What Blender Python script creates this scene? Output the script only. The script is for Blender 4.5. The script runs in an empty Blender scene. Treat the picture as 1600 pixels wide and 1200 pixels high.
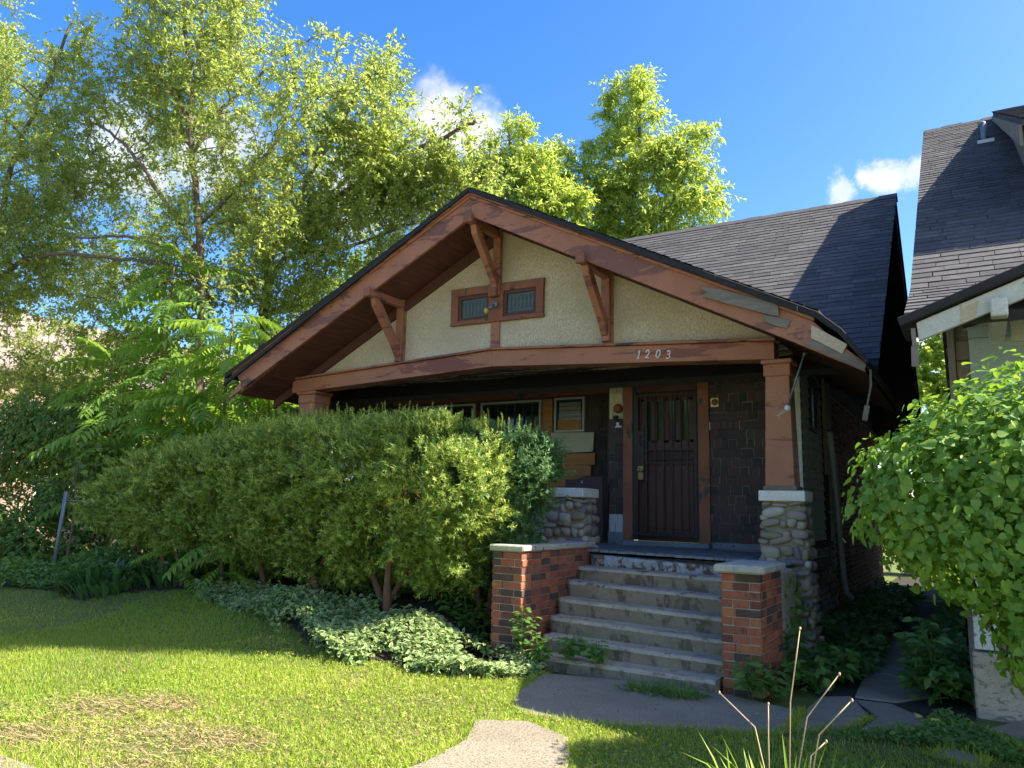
import bpy, bmesh, math, random
import numpy as np
from mathutils import Vector, Matrix
R = math.radians
rnd = random.Random(7)
rng = np.random.default_rng(11)
sc = bpy.context.scene
COL = sc.collection

# ------------------------------------------------------------ camera, sky, sun, exposure
EYE = Vector((0.0, 0.0, 1.55))
cd = bpy.data.cameras.new('camera')
cam = bpy.data.objects.new('camera', cd)
COL.objects.link(cam)
r_ = Vector((0.85892329, 0.51153602, 0.02411789))
u_ = Vector((0.06137785, -0.14958752, 0.98684159))
f_ = Vector((-0.50841276, 0.84614093, 0.15988119))
cam.matrix_world = Matrix(((r_.x, u_.x, -f_.x, EYE.x), (r_.y, u_.y, -f_.y, EYE.y), (r_.z, u_.z, -f_.z, EYE.z), (0, 0, 0, 1)))
cd.sensor_width = 36.0
cd.lens = 27.045
cd.clip_start = 0.05
cd.clip_end = 3000
sc.camera = cam

SUN = Vector((0.93, 0.33, 1.0)).normalized()
SUN_EL = math.asin(SUN.z)
SUN_AZ = math.atan2(SUN.x, SUN.y)
EXPOSURE = 2.40
sc.view_settings.view_transform = 'Standard'
sc.view_settings.look = 'None'
sc.view_settings.gamma = 1.0
sc.view_settings.use_curve_mapping = False
sc.view_settings.exposure = EXPOSURE
sc.render.engine = 'CYCLES'
sc.cycles.max_bounces = 10
sc.cycles.diffuse_bounces = 7
sc.cycles.transparent_max_bounces = 12

sl = bpy.data.lights.new('sun', 'SUN')
sl.energy = 3.0
sl.angle = R(0.53)
sl.color = (1.0, 0.91, 0.75)
so = bpy.data.objects.new('sun', sl)
COL.objects.link(so)
so.rotation_euler = SUN.to_track_quat('Z', 'Y').to_euler()

def build_world():
    w = bpy.data.worlds.new('World')
    sc.world = w
    w.use_nodes = True
    nt = w.node_tree
    N, L = nt.nodes, nt.links
    N.clear()
    out = N.new('ShaderNodeOutputWorld')
    bg = N.new('ShaderNodeBackground'); bg.inputs[1].default_value = 0.065
    sky = N.new('ShaderNodeTexSky'); sky.sky_type = 'NISHITA'; sky.sun_disc = False
    sky.sun_elevation = SUN_EL; sky.sun_rotation = SUN_AZ
    sky.altitude = 200; sky.air_density = 1.0; sky.dust_density = 1.6; sky.ozone_density = 1.6
    hs = N.new('ShaderNodeHueSaturation'); hs.inputs['Saturation'].default_value = 1.40; hs.inputs['Hue'].default_value = 0.508
    L.new(sky.outputs[0], hs.inputs['Color']); L.new(hs.outputs[0], bg.inputs[0])
    cb = N.new('ShaderNodeBackground')
    tc = N.new('ShaderNodeTexCoord')
    nz = N.new('ShaderNodeTexNoise'); nz.inputs['Scale'].default_value = 9; nz.inputs['Detail'].default_value = 9; nz.inputs['Roughness'].default_value = 0.62
    L.new(tc.outputs['Generated'], nz.inputs['Vector'])
    sub = N.new('ShaderNodeVectorMath'); sub.operation = 'SUBTRACT'; sub.inputs[1].default_value = (.5, .5, .5)
    L.new(nz.outputs['Color'], sub.inputs[0])
    sca = N.new('ShaderNodeVectorMath'); sca.operation = 'SCALE'; sca.inputs['Scale'].default_value = 0.12
    L.new(sub.outputs[0], sca.inputs[0])
    add = N.new('ShaderNodeVectorMath'); add.operation = 'ADD'
    L.new(tc.outputs['Generated'], add.inputs[0]); L.new(sca.outputs[0], add.inputs[1])
    clouds = [((-.530, .703, .4763), .046, 1.0), ((-.512, .726, .462), .036, .95), ((-.545, .692, .485), .022, .8), ((-.0688, .9263, .3740), .022, 1.0),
              ((-.108, .9237, .366), .016, .7), ((-.040, .926, .374), .020, .7), ((-.7959, .4738, .3768), .06, .85), ((-.7364, .5447, .4013), .055, .85),
              ((-.62, .66, .37), .06, .8), ((-.0259, .9791, .2016), .05, .9), ((.35, .90, .26), .10, .8),
              ((.6, -.7, .4), .2, .8), ((-.3, -.9, .35), .22, .8), ((-.95, -.2, .3), .18, .8), ((.9, .1, .5), .15, .7)]
    prev = None
    for c, rad, amt in clouds:
        c = Vector(c).normalized()
        d = N.new('ShaderNodeVectorMath'); d.operation = 'DISTANCE'; d.inputs[1].default_value = c
        L.new(add.outputs[0], d.inputs[0])
        m = N.new('ShaderNodeMapRange'); m.interpolation_type = 'SMOOTHSTEP'
        m.inputs['From Min'].default_value = rad * 1.25; m.inputs['From Max'].default_value = rad * 0.45
        m.inputs['To Min'].default_value = 0; m.inputs['To Max'].default_value = amt
        L.new(d.outputs['Value'], m.inputs['Value'])
        if prev is None:
            prev = m.outputs[0]
        else:
            x = N.new('ShaderNodeMath'); x.operation = 'MAXIMUM'
            L.new(prev, x.inputs[0]); L.new(m.outputs[0], x.inputs[1]); prev = x.outputs[0]
    n2 = N.new('ShaderNodeTexNoise'); n2.inputs['Scale'].default_value = 22; n2.inputs['Detail'].default_value = 6
    L.new(add.outputs[0], n2.inputs['Vector'])
    cr = N.new('ShaderNodeMapRange'); cr.inputs['From Min'].default_value = .3; cr.inputs['From Max'].default_value = .62
    cr.inputs['To Min'].default_value = .20; cr.inputs['To Max'].default_value = .26
    L.new(n2.outputs[0], cr.inputs['Value'])
    L.new(cr.outputs[0], cb.inputs[1]); cb.inputs[0].default_value = (.93, .96, 1, 1)
    mx = N.new('ShaderNodeMixShader')
    L.new(prev, mx.inputs[0]); L.new(bg.outputs[0], mx.inputs[1]); L.new(cb.outputs[0], mx.inputs[2])
    L.new(mx.outputs[0], out.inputs[0])
build_world()

# ------------------------------------------------------------ materials
MATS = {}
def new_mat(name):
    m = bpy.data.materials.new(name); m.use_nodes = True
    nt = m.node_tree; nt.nodes.clear()
    o = nt.nodes.new('ShaderNodeOutputMaterial')
    MATS[name] = m
    return m, nt, nt.nodes, nt.links, o

def coords(N, L, scale=(1, 1, 1)):
    tc = N.new('ShaderNodeTexCoord'); oi = N.new('ShaderNodeObjectInfo')
    ml = N.new('ShaderNodeMath'); ml.operation = 'MULTIPLY'; ml.inputs[1].default_value = 37.0
    L.new(oi.outputs['Random'], ml.inputs[0])
    mp = N.new('ShaderNodeMapping'); mp.inputs['Scale'].default_value = scale
    ad = N.new('ShaderNodeVectorMath'); ad.operation = 'ADD'
    L.new(tc.outputs['Object'], mp.inputs['Vector']); L.new(mp.outputs[0], ad.inputs[0]); L.new(ml.outputs[0], ad.inputs[1])
    return ad.outputs[0]

def noise(N, L, vec, scale, detail=6, rough=.6, dist=0):
    n = N.new('ShaderNodeTexNoise'); n.inputs['Scale'].default_value = scale
    n.inputs['Detail'].default_value = detail; n.inputs['Roughness'].default_value = rough; n.inputs['Distortion'].default_value = dist
    L.new(vec, n.inputs['Vector'])
    return n.outputs['Fac']

def ramp(N, L, fac, a, b, smooth=True):
    m = N.new('ShaderNodeMapRange'); m.inputs['From Min'].default_value = a; m.inputs['From Max'].default_value = b
    if smooth: m.interpolation_type = 'SMOOTHSTEP'
    L.new(fac, m.inputs['Value'])
    return m.outputs[0]

def mixc(N, L, fac, a, b):
    m = N.new('ShaderNodeMix'); m.data_type = 'RGBA'
    for sock, v in ((m.inputs[6], a), (m.inputs[7], b)):
        if isinstance(v, tuple): sock.default_value = (*v, 1)
        else: L.new(v, sock)
    if isinstance(fac, float): m.inputs[0].default_value = fac
    else: L.new(fac, m.inputs[0])
    return m.outputs[2]

def surf(name, c1, c2, scale=6, rough=.75, bump=.3, bscale=60, bdist=.004, stretch=(1, 1, 1), wear=None, wear_amt=.6, wear_scale=9,
         wear2=None, wear2_amt=.66, spec=.35, lo=.35, hi=.65, metal=0.0, wstretch=None, wsoft=.025):
    """two-tone weathered surface: c1/c2 mottling, optional flaked layers, fine relief"""
    m, nt, N, L, o = new_mat(name)
    v = coords(N, L, stretch)
    f = ramp(N, L, noise(N, L, v, scale, 8, .65), lo, hi)
    c = mixc(N, L, f, c1, c2)
    fine = noise(N, L, v, bscale, 4, .6)
    c = mixc(N, L, ramp(N, L, fine, .3, .75), c, tuple(x * .72 for x in c1))
    h = fine
    wv = v if wstretch is None else coords(N, L, wstretch)
    for wc, amt, sc_ in ((wear, wear_amt, wear_scale), (wear2, wear2_amt, wear_scale * 1.7)):
        if wc is None: continue
        wf = ramp(N, L, noise(N, L, wv, sc_, 10, .7, .4), amt, amt + wsoft)
        c = mixc(N, L, wf, c, wc)
        sb = N.new('ShaderNodeMath'); sb.operation = 'MULTIPLY_ADD'; sb.inputs[1].default_value = -.8
        L.new(wf, sb.inputs[0]); L.new(h, sb.inputs[2]); h = sb.outputs[0]
    b = N.new('ShaderNodeBump'); b.inputs['Strength'].default_value = bump; b.inputs['Distance'].default_value = bdist
    L.new(h, b.inputs['Height'])
    p = N.new('ShaderNodeBsdfPrincipled'); L.new(c, p.inputs['Base Color']); p.inputs['Roughness'].default_value = rough
    p.inputs['Specular IOR Level'].default_value = spec; p.inputs['Metallic'].default_value = metal
    L.new(b.outputs[0], p.inputs['Normal']); L.new(p.outputs[0], o.inputs[0])
    return m

def leafmat(name, ca, cb, ta, tb, trans=.4, rough=.45, spec=.4, rim=None):
    """leaf: two-tone by the per-leaf 'tint' attribute; thin translucent sheet"""
    m, nt, N, L, o = new_mat(name)
    at = N.new('ShaderNodeAttribute'); at.attribute_name = 'tint'
    c = mixc(N, L, at.outputs['Fac'], ca, cb)
    t = mixc(N, L, at.outputs['Fac'], ta, tb)
    if rim:
        ar = N.new('ShaderNodeAttribute'); ar.attribute_name = 'rim'
        rf = ramp(N, L, ar.outputs['Fac'], .55, .72)
        c = mixc(N, L, rf, c, rim); t = mixc(N, L, rf, t, rim)
    p = N.new('ShaderNodeBsdfPrincipled'); L.new(c, p.inputs['Base Color']); p.inputs['Roughness'].default_value = rough
    p.inputs['Specular IOR Level'].default_value = spec
    tr = N.new('ShaderNodeBsdfTranslucent'); L.new(t, tr.inputs[0])
    mx = N.new('ShaderNodeMixShader'); mx.inputs[0].default_value = trans
    L.new(p.outputs[0], mx.inputs[1]); L.new(tr.outputs[0], mx.inputs[2]); L.new(mx.outputs[0], o.inputs[0])
    return m

def glass(name, col=(.02, .025, .03), rough=.04):
    m, nt, N, L, o = new_mat(name)
    v = coords(N, L)
    b = N.new('ShaderNodeBump'); b.inputs['Strength'].default_value = .12; b.inputs['Distance'].default_value = .01
    L.new(noise(N, L, v, 5, 2, .5), b.inputs['Height'])
    p = N.new('ShaderNodeBsdfPrincipled'); p.inputs['Base Color'].default_value = (*col, 1)
    p.inputs['Roughness'].default_value = rough; p.inputs['Specular IOR Level'].default_value = .8
    L.new(b.outputs[0], p.inputs['Normal']); L.new(p.outputs[0], o.inputs[0])
    return m

TRIM = surf('brown_trim_paint', (.46, .185, .10), (.33, .13, .072), 3.0, .55, .35, 90, .003, wear=(.20, .085, .06), wear_amt=.53, wear_scale=2.2, wear2=(.08, .05, .04), wear2_amt=.60, wstretch=(.45, 1, 1.9), lo=.3, hi=.7)
TRIM2 = surf('brown_beam_paint', (.47, .195, .10), (.35, .145, .078), 2.0, .55, .3, 90, .003, wear=(.23, .075, .05), wear_amt=.56, wear_scale=1.5, wear2=(.40, .31, .2), wear2_amt=.70, wstretch=(.5, 1, 3))
TRIMOLD = surf('brown_trim_flaking', (.32, .12, .06), (.20, .08, .045), 3.0, .65, .5, 90, .004, wear=(.05, .06, .055), wear_amt=.585, wear_scale=4.5, wear2=(.38, .30, .22), wear2_amt=.70, wstretch=(1, 1, .6))
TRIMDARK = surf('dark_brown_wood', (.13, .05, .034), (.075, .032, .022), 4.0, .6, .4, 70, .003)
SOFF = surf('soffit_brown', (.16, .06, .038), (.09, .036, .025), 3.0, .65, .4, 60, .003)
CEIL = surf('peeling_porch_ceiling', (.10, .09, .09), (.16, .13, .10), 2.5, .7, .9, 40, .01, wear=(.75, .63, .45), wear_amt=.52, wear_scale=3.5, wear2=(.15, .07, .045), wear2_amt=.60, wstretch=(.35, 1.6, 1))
STUCCO = surf('grimy_cream_stucco', (.76, .65, .46), (.52, .42, .26), 1.0, .95, .6, 70, .008, wear=(.50, .40, .25), wear_amt=.46, wear_scale=50, wear2=(.48, .38, .22), wear2_amt=.54, wstretch=(1, 1, .5), wsoft=.16, lo=.38, hi=.62)
WHITEP = surf('white_cap_paint', (.88, .86, .78), (.80, .78, .70), 3, .6, .15, 50, .002)
WHITEC = surf('chipped_white_cap', (.80, .78, .70), (.68, .66, .60), 4, .7, .5, 50, .004, wear=(.16, .15, .13), wear_amt=.60, wear_scale=9)
SCRAP = surf('weathered_grey_board', (.25, .215, .165), (.15, .125, .095), 3, .8, .6, 50, .003, stretch=(.6, 4, 4))
RAWW = surf('raw_new_wood', (.62, .48, .33), (.52, .40, .26), 3, .7, .3, 50, .002)
PLY = surf('orange_plywood', (.56, .25, .075), (.42, .18, .058), 3, .7, .4, 40, .003, stretch=(.5, 3, 5))
CREAMB = surf('cream_flaked_board', (.66, .62, .42), (.54, .50, .34), 3, .7, .5, 50, .003, wear=(.09, .07, .05), wear_amt=.66, wear_scale=7)
HEADB = surf('dark_headboard', (.085, .048, .045), (.06, .036, .034), 3, .45, .1, 50, .002)
FLOORM = surf('grey_floor_paint', (.24, .27, .29), (.16, .18, .20), 5, .7, .5, 60, .003, wear=(.10, .085, .07), wear_amt=.58, wear_scale=8)
CONC = surf('old_step_concrete', (.56, .48, .36), (.38, .32, .235), 2.5, .9, .8, 60, .006, wear=(.24, .20, .14), wear_amt=.52, wear_scale=9, wear2=(.60, .52, .40), wear2_amt=.56, wsoft=.12, wstretch=(1, 1, 2.2))
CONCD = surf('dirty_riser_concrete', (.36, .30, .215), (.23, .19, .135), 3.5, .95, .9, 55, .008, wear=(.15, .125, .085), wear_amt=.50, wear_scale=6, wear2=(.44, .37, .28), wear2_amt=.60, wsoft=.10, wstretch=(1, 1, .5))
CONCB = surf('step_concrete_blue_paint', (.50, .52, .54), (.38, .38, .37), 4, .85, .9, 55, .010, wear=(.20, .10, .085), wear_amt=.53, wear_scale=6, wear2=(.19, .17, .14), wear2_amt=.55)
CONCR = surf('step_concrete_red_traces', (.50, .44, .36), (.36, .31, .25), 4, .9, .9, 55, .010, wear=(.21, .105, .09), wear_amt=.585, wear_scale=6, wear2=(.36, .40, .42), wear2_amt=.63)
CAPC = surf('pier_cap_concrete', (.55, .53, .44), (.40, .38, .31), 5, .85, .8, 50, .008, wear=(.28, .18, .16), wear_amt=.60, wear_scale=7, wear2=(.40, .47, .52), wear2_amt=.60)
SLAB = surf('path_concrete', (.35, .30, .225), (.26, .22, .16), 2.2, .9, .9, 70, .006, wear=(.24, .21, .165), wear_amt=.52, wear_scale=60, wear2=(.20, .175, .13), wear2_amt=.60, wsoft=.10)
MORTAR = surf('mortar', (.52, .47, .37), (.40, .35, .27), 8, .95, .8, 70, .006)
MORTARS = surf('stone_mortar', (.34, .30, .23), (.24, .21, .165), 7, .95, .9, 60, .01)
BRICKC = [((.47, .15, .08), (.36, .115, .065)), ((.38, .13, .08), (.28, .095, .06)), ((.54, .20, .09), (.42, .15, .075)), ((.14, .085, .07), (.09, .062, .055)), ((.24, .09, .065), (.16, .065, .052))]
BRICKM = [surf('brick_%d' % i, a, tuple(x * .72 for x in b), 7, .9, 1.0, 60, .006, wear=(.14, .08, .06), wear_amt=.62, wear_scale=14, lo=.3, hi=.7) for i, (a, b) in enumerate(BRICKC)]
STONEC = [((.27, .235, .17), (.18, .16, .12)), ((.21, .18, .15), (.14, .12, .10)), ((.30, .20, .155), (.20, .14, .11)), ((.13, .115, .115), (.08, .072, .075)), ((.34, .32, .27), (.24, .22, .18)), ((.19, .165, .10), (.12, .11, .07))]
STONEM = [surf('cobble_%d' % i, tuple(x * 1.75 for x in a), tuple(x * 1.7 for x in b), 10, .7, .5, 70, .004, spec=.4) for i, (a, b) in enumerate(STONEC)]
SHC = [((.108, .106, .112), (.078, .076, .081)), ((.120, .117, .123), (.088, .086, .090)), ((.092, .090, .097), (.068, .066, .071)), ((.138, .134, .137), (.102, .099, .102))]
SHM = [surf('roof_shingle_%d' % i, a, b, 7, .95, .9, 160, .004, spec=.15) for i, (a, b) in enumerate(SHC)]
SHN = [surf('old_roof_shingle_%d' % i, tuple(x * 1.02 for x in a), tuple(x * .95 for x in b), 7, .95, .9, 160, .004, spec=.15) for i, (a, b) in enumerate(SHC)]
TAR = surf('roof_edge_dark', (.035, .033, .033), (.02, .02, .02), 6, .85, .5, 80, .004)
WSB = [surf('wall_shingle_brown_%d' % i, a, tuple(x * .7 for x in a), 8, .7, .5, 60, .003, wear=(.30, .29, .25), wear_amt=w, wear_scale=9) for i, (a, w) in enumerate((((.07, .05, .042), .68), ((.09, .062, .05), .65), ((.052, .042, .038), .70), ((.10, .056, .046), .66)))]
WSC = [surf('wall_shingle_cream_%d' % i, a, tuple(x * .85 for x in a), 8, .7, .5, 60, .003, wear=(.16, .14, .11), wear_amt=.72, wear_scale=9) for i, a in enumerate(((.70, .63, .38), (.62, .56, .34)))]
WSW = surf('wall_shingle_white', (.55, .57, .55), (.45, .46, .44), 8, .7, .5, 60, .003, wear=(.2, .18, .15), wear_amt=.68, wear_scale=9)
CLAP = surf('pale_green_clapboard', (.72, .75, .62), (.56, .59, .49), 5, .75, .4, 60, .003, wear=(.07, .075, .07), wear_amt=.64, wear_scale=5)
TEAL = surf('dark_teal_trim', (.03, .065, .065), (.02, .045, .045), 5, .6, .5, 60, .003, wear=(.40, .36, .28), wear_amt=.66, wear_scale=10)
DOORM = surf('dark_brown_door', (.12, .055, .042), (.08, .04, .031), 3, .5, .2, 60, .002)
IRON = surf('security_iron', (.05, .028, .026), (.03, .02, .02), 8, .5, .2, 80, .001)
BRASS = surf('brass', (.62, .46, .2), (.5, .36, .14), 8, .3, .1, 80, .001, metal=.9)
ORANGEP = surf('orange_lamp_plate', (.30, .10, .03), (.22, .07, .03), 8, .5, .2, 80, .001)
WHITEPL = surf('white_plastic', (.75, .75, .72), (.68, .68, .65), 8, .5, .1, 80, .001)
YELL = surf('yellow_bulb', (.75, .48, .05), (.65, .40, .04), 8, .3, .1, 80, .001)
GREYM = surf('galvanised_pipe', (.20, .24, .29), (.14, .17, .20), 6, .45, .2, 80, .001, metal=.3, wear=(.22, .12, .08), wear_amt=.70, wear_scale=12)
SPOUT = surf('pale_downspout', (.66, .68, .62), (.52, .54, .50), 6, .5, .2, 80, .001)
WIRE = surf('fence_wire', (.26, .26, .26), (.18, .18, .18), 6, .5, .1, 80, .001, metal=.5)
FOUND = surf('dark_foundation', (.13, .12, .10), (.08, .075, .065), 5, .9, .9, 40, .01)
BARK = surf('bark', (.19, .145, .105), (.11, .085, .062), 6, .9, .9, 35, .012, stretch=(3, 3, .7))
TWIG = surf('twig_bark', (.20, .15, .10), (.13, .10, .07), 6, .9, .3, 60, .002)
YEWB = surf('yew_bark', (.20, .105, .065), (.12, .065, .045), 6, .85, .6, 60, .004)
DRY = surf('dry_stalk', (.60, .45, .28), (.45, .32, .2), 9, .7, .3, 80, .001)
BLUEB = surf('blue_green_panel', (.42, .50, .52), (.35, .43, .45), 3, .7, .3, 60, .002, wear=(.22, .27, .26), wear_amt=.68, wear_scale=6)
GREYW = surf('grey_old_wood', (.26, .22, .18), (.15, .13, .105), 3, .85, .8, 40, .004, stretch=(3, 3, .6))
NWHITE = surf('flaking_white_trim', (.66, .64, .58), (.52, .50, .44), 3, .7, .4, 60, .003, wear=(.24, .20, .15), wear_amt=.66, wear_scale=5)
NPANEL = surf('pale_porch_panel', (.70, .70, .68), (.58, .58, .56), 5, .8, .5, 50, .004, wear=(.28, .27, .25), wear_amt=.56, wear_scale=12)
PINKB = surf('pink_brick_far', (.42, .29, .25), (.34, .24, .20), 6, .9, .4, 30, .01)
PINKR = surf('pale_roof_far', (.28, .22, .20), (.22, .18, .17), 4, .9, .3, 30, .01)
GLASS = glass('window_glass')
GLASSG = glass('door_glass', (.03, .04, .03), .06)
LEAD = surf('lead_came', (.16, .17, .15), (.12, .13, .11), 8, .5, .1, 80, .001)
STAIN = glass('leaded_glass', (.035, .055, .04), .35)
BLIND = surf('window_blind', (.33, .32, .29), (.27, .26, .23), 5, .8, .1, 60, .001)


# ------------------------------------------------------------ mesh helpers
class MB:
    """collects shapes, links them as ONE mesh object"""
    def __init__(s): s.v = []; s.f = []; s.m = []
    def add(s, vs, fs, mi=0):
        b = len(s.v); s.v += [tuple(v) for v in vs]; s.f += [tuple(b + i for i in f) for f in fs]; s.m += [mi] * len(fs); return s
    def box(s, x0, x1, y0, y1, z0, z1, mi=0):
        return s.add([(x0, y0, z0), (x1, y0, z0), (x1, y1, z0), (x0, y1, z0), (x0, y0, z1), (x1, y0, z1), (x1, y1, z1), (x0, y1, z1)],
                     [(0, 3, 2, 1), (4, 5, 6, 7), (0, 1, 5, 4), (1, 2, 6, 5), (2, 3, 7, 6), (3, 0, 4, 7)], mi)
    def prism(s, pts, y0, y1, mi=0, axis='Y'):
        """polygon (a,b) extruded along an axis; Y: (x,z)  X: (y,z)  Z: (x,y)"""
        g = {'Y': lambda a, b, t: (a, t, b), 'X': lambda a, b, t: (t, a, b), 'Z': lambda a, b, t: (a, b, t)}[axis]
        n = len(pts)
        vs = [g(a, b, y0) for a, b in pts] + [g(a, b, y1) for a, b in pts]
        fs = [tuple(range(n)), tuple(range(2 * n - 1, n - 1, -1))] + [(i, i + n, (i + 1) % n + n, (i + 1) % n) for i in range(n)]
        return s.add(vs, fs, mi)
    def bar(s, a, b, w, h, mi=0, up=(0, 0, 1)):
        a = Vector(a); b = Vector(b); d = (b - a).normalized(); u = Vector(up)
        if abs(d.dot(u)) > .98: u = Vector((0, 1, 0))
        x = d.cross(u).normalized(); z = x.cross(d).normalized()
        vs = [p + x * sx * w / 2 + z * sz * h / 2 for p in (a, b) for sx, sz in ((-1, -1), (1, -1), (1, 1), (-1, 1))]
        return s.add(vs, [(0, 1, 2, 3), (7, 6, 5, 4), (0, 4, 5, 1), (1, 5, 6, 2), (2, 6, 7, 3), (3, 7, 4, 0)], mi)
    def tube(s, pts, rad, n=6, mi=0, cap=True):
        pts = [Vector(p) for p in pts]
        if not hasattr(rad, '__len__'): rad = [rad] * len(pts)
        x = None; rings = []
        for i, p in enumerate(pts):
            d = (pts[min(i + 1, len(pts) - 1)] - pts[max(i - 1, 0)]).normalized()
            if x is None: x = d.orthogonal().normalized()
            x = (x - d * x.dot(d)); x = x.normalized() if x.length > 1e-6 else d.orthogonal().normalized()
            y = d.cross(x)
            rings.append([p + (x * math.cos(t) + y * math.sin(t)) * rad[i] for t in [2 * math.pi * k / n for k in range(n)]])
        vs = [v for r in rings for v in r]; fs = []
        for i in range(len(pts) - 1):
            for k in range(n):
                a = i * n + k; b = i * n + (k + 1) % n
                fs.append((a, b, b + n, a + n))
        if cap: fs += [tuple(range(n - 1, -1, -1)), tuple(range(len(vs) - n, len(vs)))]
        return s.add(vs, fs, mi)
    def sphere(s, c, r, mi=0, n=10):
        vs = []; fs = []
        m = n // 2 + 1
        rr = r if hasattr(r, '__len__') else (r, r, r)
        for i in range(m + 1):
            th = math.pi * i / m
            for k in range(n):
                ph = 2 * math.pi * k / n
                vs.append((c[0] + rr[0] * math.sin(th) * math.cos(ph), c[1] + rr[1] * math.sin(th) * math.sin(ph), c[2] + rr[2] * math.cos(th)))
        for i in range(m):
            for k in range(n):
                a = i * n + k; b = i * n + (k + 1) % n
                fs.append((a, a + n, b + n, b))
        return s.add(vs, fs, mi)
    def mesh(s, name, mats, smooth=False, bevel=0):
        me = bpy.data.meshes.new(name); me.from_pydata(s.v, [], s.f)
        for m in (mats if isinstance(mats, (list, tuple)) else [mats]): me.materials.append(m)
        if any(s.m): me.polygons.foreach_set('material_index', s.m)
        if bevel:
            bm = bmesh.new(); bm.from_mesh(me)
            bmesh.ops.recalc_face_normals(bm, faces=bm.faces)
            bmesh.ops.bevel(bm, geom=[e for e in bm.edges if len(e.link_faces) == 2 and e.calc_face_angle(0) > .5], offset=bevel, segments=1, affect='EDGES', clamp_overlap=True)
            bm.to_mesh(me); bm.free()
        if smooth: me.polygons.foreach_set('use_smooth', [True] * len(me.polygons))
        me.update()
        return me
    def obj(s, name, mats, parent=None, smooth=False, bevel=0, **kw):
        return link(name, s.mesh(name, mats, smooth, bevel), parent, **kw)

def root_of(o):
    while o.parent: o = o.parent
    return o
WM = {}
def link(name, me, parent=None, loc=None, rot=None, scale=None, label=None, stuff=False):
    """link a mesh; coordinates are world coordinates, whatever the parent's origin"""
    o = bpy.data.objects.new(name, me); COL.objects.link(o)
    M = Matrix.LocRotScale(Vector(loc or (0, 0, 0)), rot.to_quaternion() if isinstance(rot, Matrix) else rot, Vector(scale) if scale else None)
    if parent is not None:
        o.parent = parent
        o.matrix_parent_inverse = WM[parent.name].inverted()
    o.matrix_basis = M
    WM[o.name] = M
    if label: o['label'] = label
    if stuff: o['kind'] = 'stuff'
    return o
def thing(name, label, cat, loc=(0, 0, 0), group=None):
    o = bpy.data.objects.new(name, None); COL.objects.link(o)
    o.location = loc; WM[o.name] = Matrix.Translation(Vector(loc))
    o['label'] = label; o['category'] = cat
    if group: o['group'] = group
    return o
def tag(o, label, cat, group=None, kind=None):
    if label: o['label'] = label
    if cat: o['category'] = cat
    if group: o['group'] = group
    if kind: o['kind'] = kind
    return o

def np_mesh(name, V, F, mats, tint=None, rim=None, smooth=False, mi=None):
    """fast mesh from numpy: V (n,3), F (m,k) all faces of k corners"""
    me = bpy.data.meshes.new(name)
    k = F.shape[1]
    me.vertices.add(len(V)); me.vertices.foreach_set('co', np.ascontiguousarray(V, dtype=np.float32).ravel())
    me.loops.add(F.size); me.loops.foreach_set('vertex_index', F.astype(np.int32).ravel())
    me.polygons.add(len(F)); me.polygons.foreach_set('loop_start', np.arange(0, F.size, k, dtype=np.int32))
    if smooth: me.polygons.foreach_set('use_smooth', np.ones(len(F), dtype=bool))
    for m in (mats if isinstance(mats, (list, tuple)) else [mats]): me.materials.append(m)
    if mi is not None: me.polygons.foreach_set('material_index', mi.astype(np.int32))
    for nm, a in (('tint', tint), ('rim', rim)):
        if a is not None:
            at = me.attributes.new(nm, 'FLOAT', 'POINT'); at.data.foreach_set('value', np.ascontiguousarray(a, dtype=np.float32).ravel())
    me.update(calc_edges=True)
    return me

def nrm(a): return a / np.maximum(np.linalg.norm(a, axis=-1, keepdims=True), 1e-9)
# leaf templates: u along the leaf, v across, w off the plane
T_DIAMOND = (np.array([(0, 0, 0), (.45, -.5, .10), (1, 0, -.08), (.45, .5, .10)]), np.array([(0, 1, 2), (0, 2, 3)]))
T_LEAF = (np.array([(0, 0, 0), (.25, -.42, .09), (.6, -.38, .06), (1, 0, -.12), (.6, .38, .06), (.25, .42, .09), (.4, 0, .0)]),
          np.array([(0, 1, 6), (1, 2, 6), (2, 3, 6), (3, 4, 6), (4, 5, 6), (5, 0, 6)]))
T_HEART = (np.array([(.06, 0, 0), (-.06, -.26, .08), (.14, -.50, .11), (.5, -.44, .06), (.8, -.2, -.02), (1.05, 0, -.12), (.8, .2, -.02), (.5, .44, .06), (.14, .5, .11), (-.06, .26, .08), (.5, 0, -.02)]),
           np.array([(0, 1, 2), (0, 2, 10), (2, 3, 10), (3, 4, 10), (4, 5, 10), (5, 6, 10), (6, 7, 10), (7, 8, 10), (8, 0, 10), (8, 9, 0)]))
def spikes(n, L, w, seed):
    g = np.random.default_rng(seed); vs = []; fs = []
    for i in range(n):
        t = .05 + .9 * i / n
        a = i * 2.4; d = np.array([.55, math.cos(a) * .8, math.sin(a) * .8]); d /= np.linalg.norm(d)
        p = np.array([t, 0, 0]); sd = np.cross(d, [1, .2, .1]); sd /= np.linalg.norm(sd)
        b = len(vs); l = L * g.uniform(.75, 1.1)
        vs += [p - sd * w / 2, p + sd * w / 2, p + d * l]; fs.append((b, b + 1, b + 2))
    return np.array(vs), np.array(fs)
T_SPRIG = spikes(10, .42, .13, 3)

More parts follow.
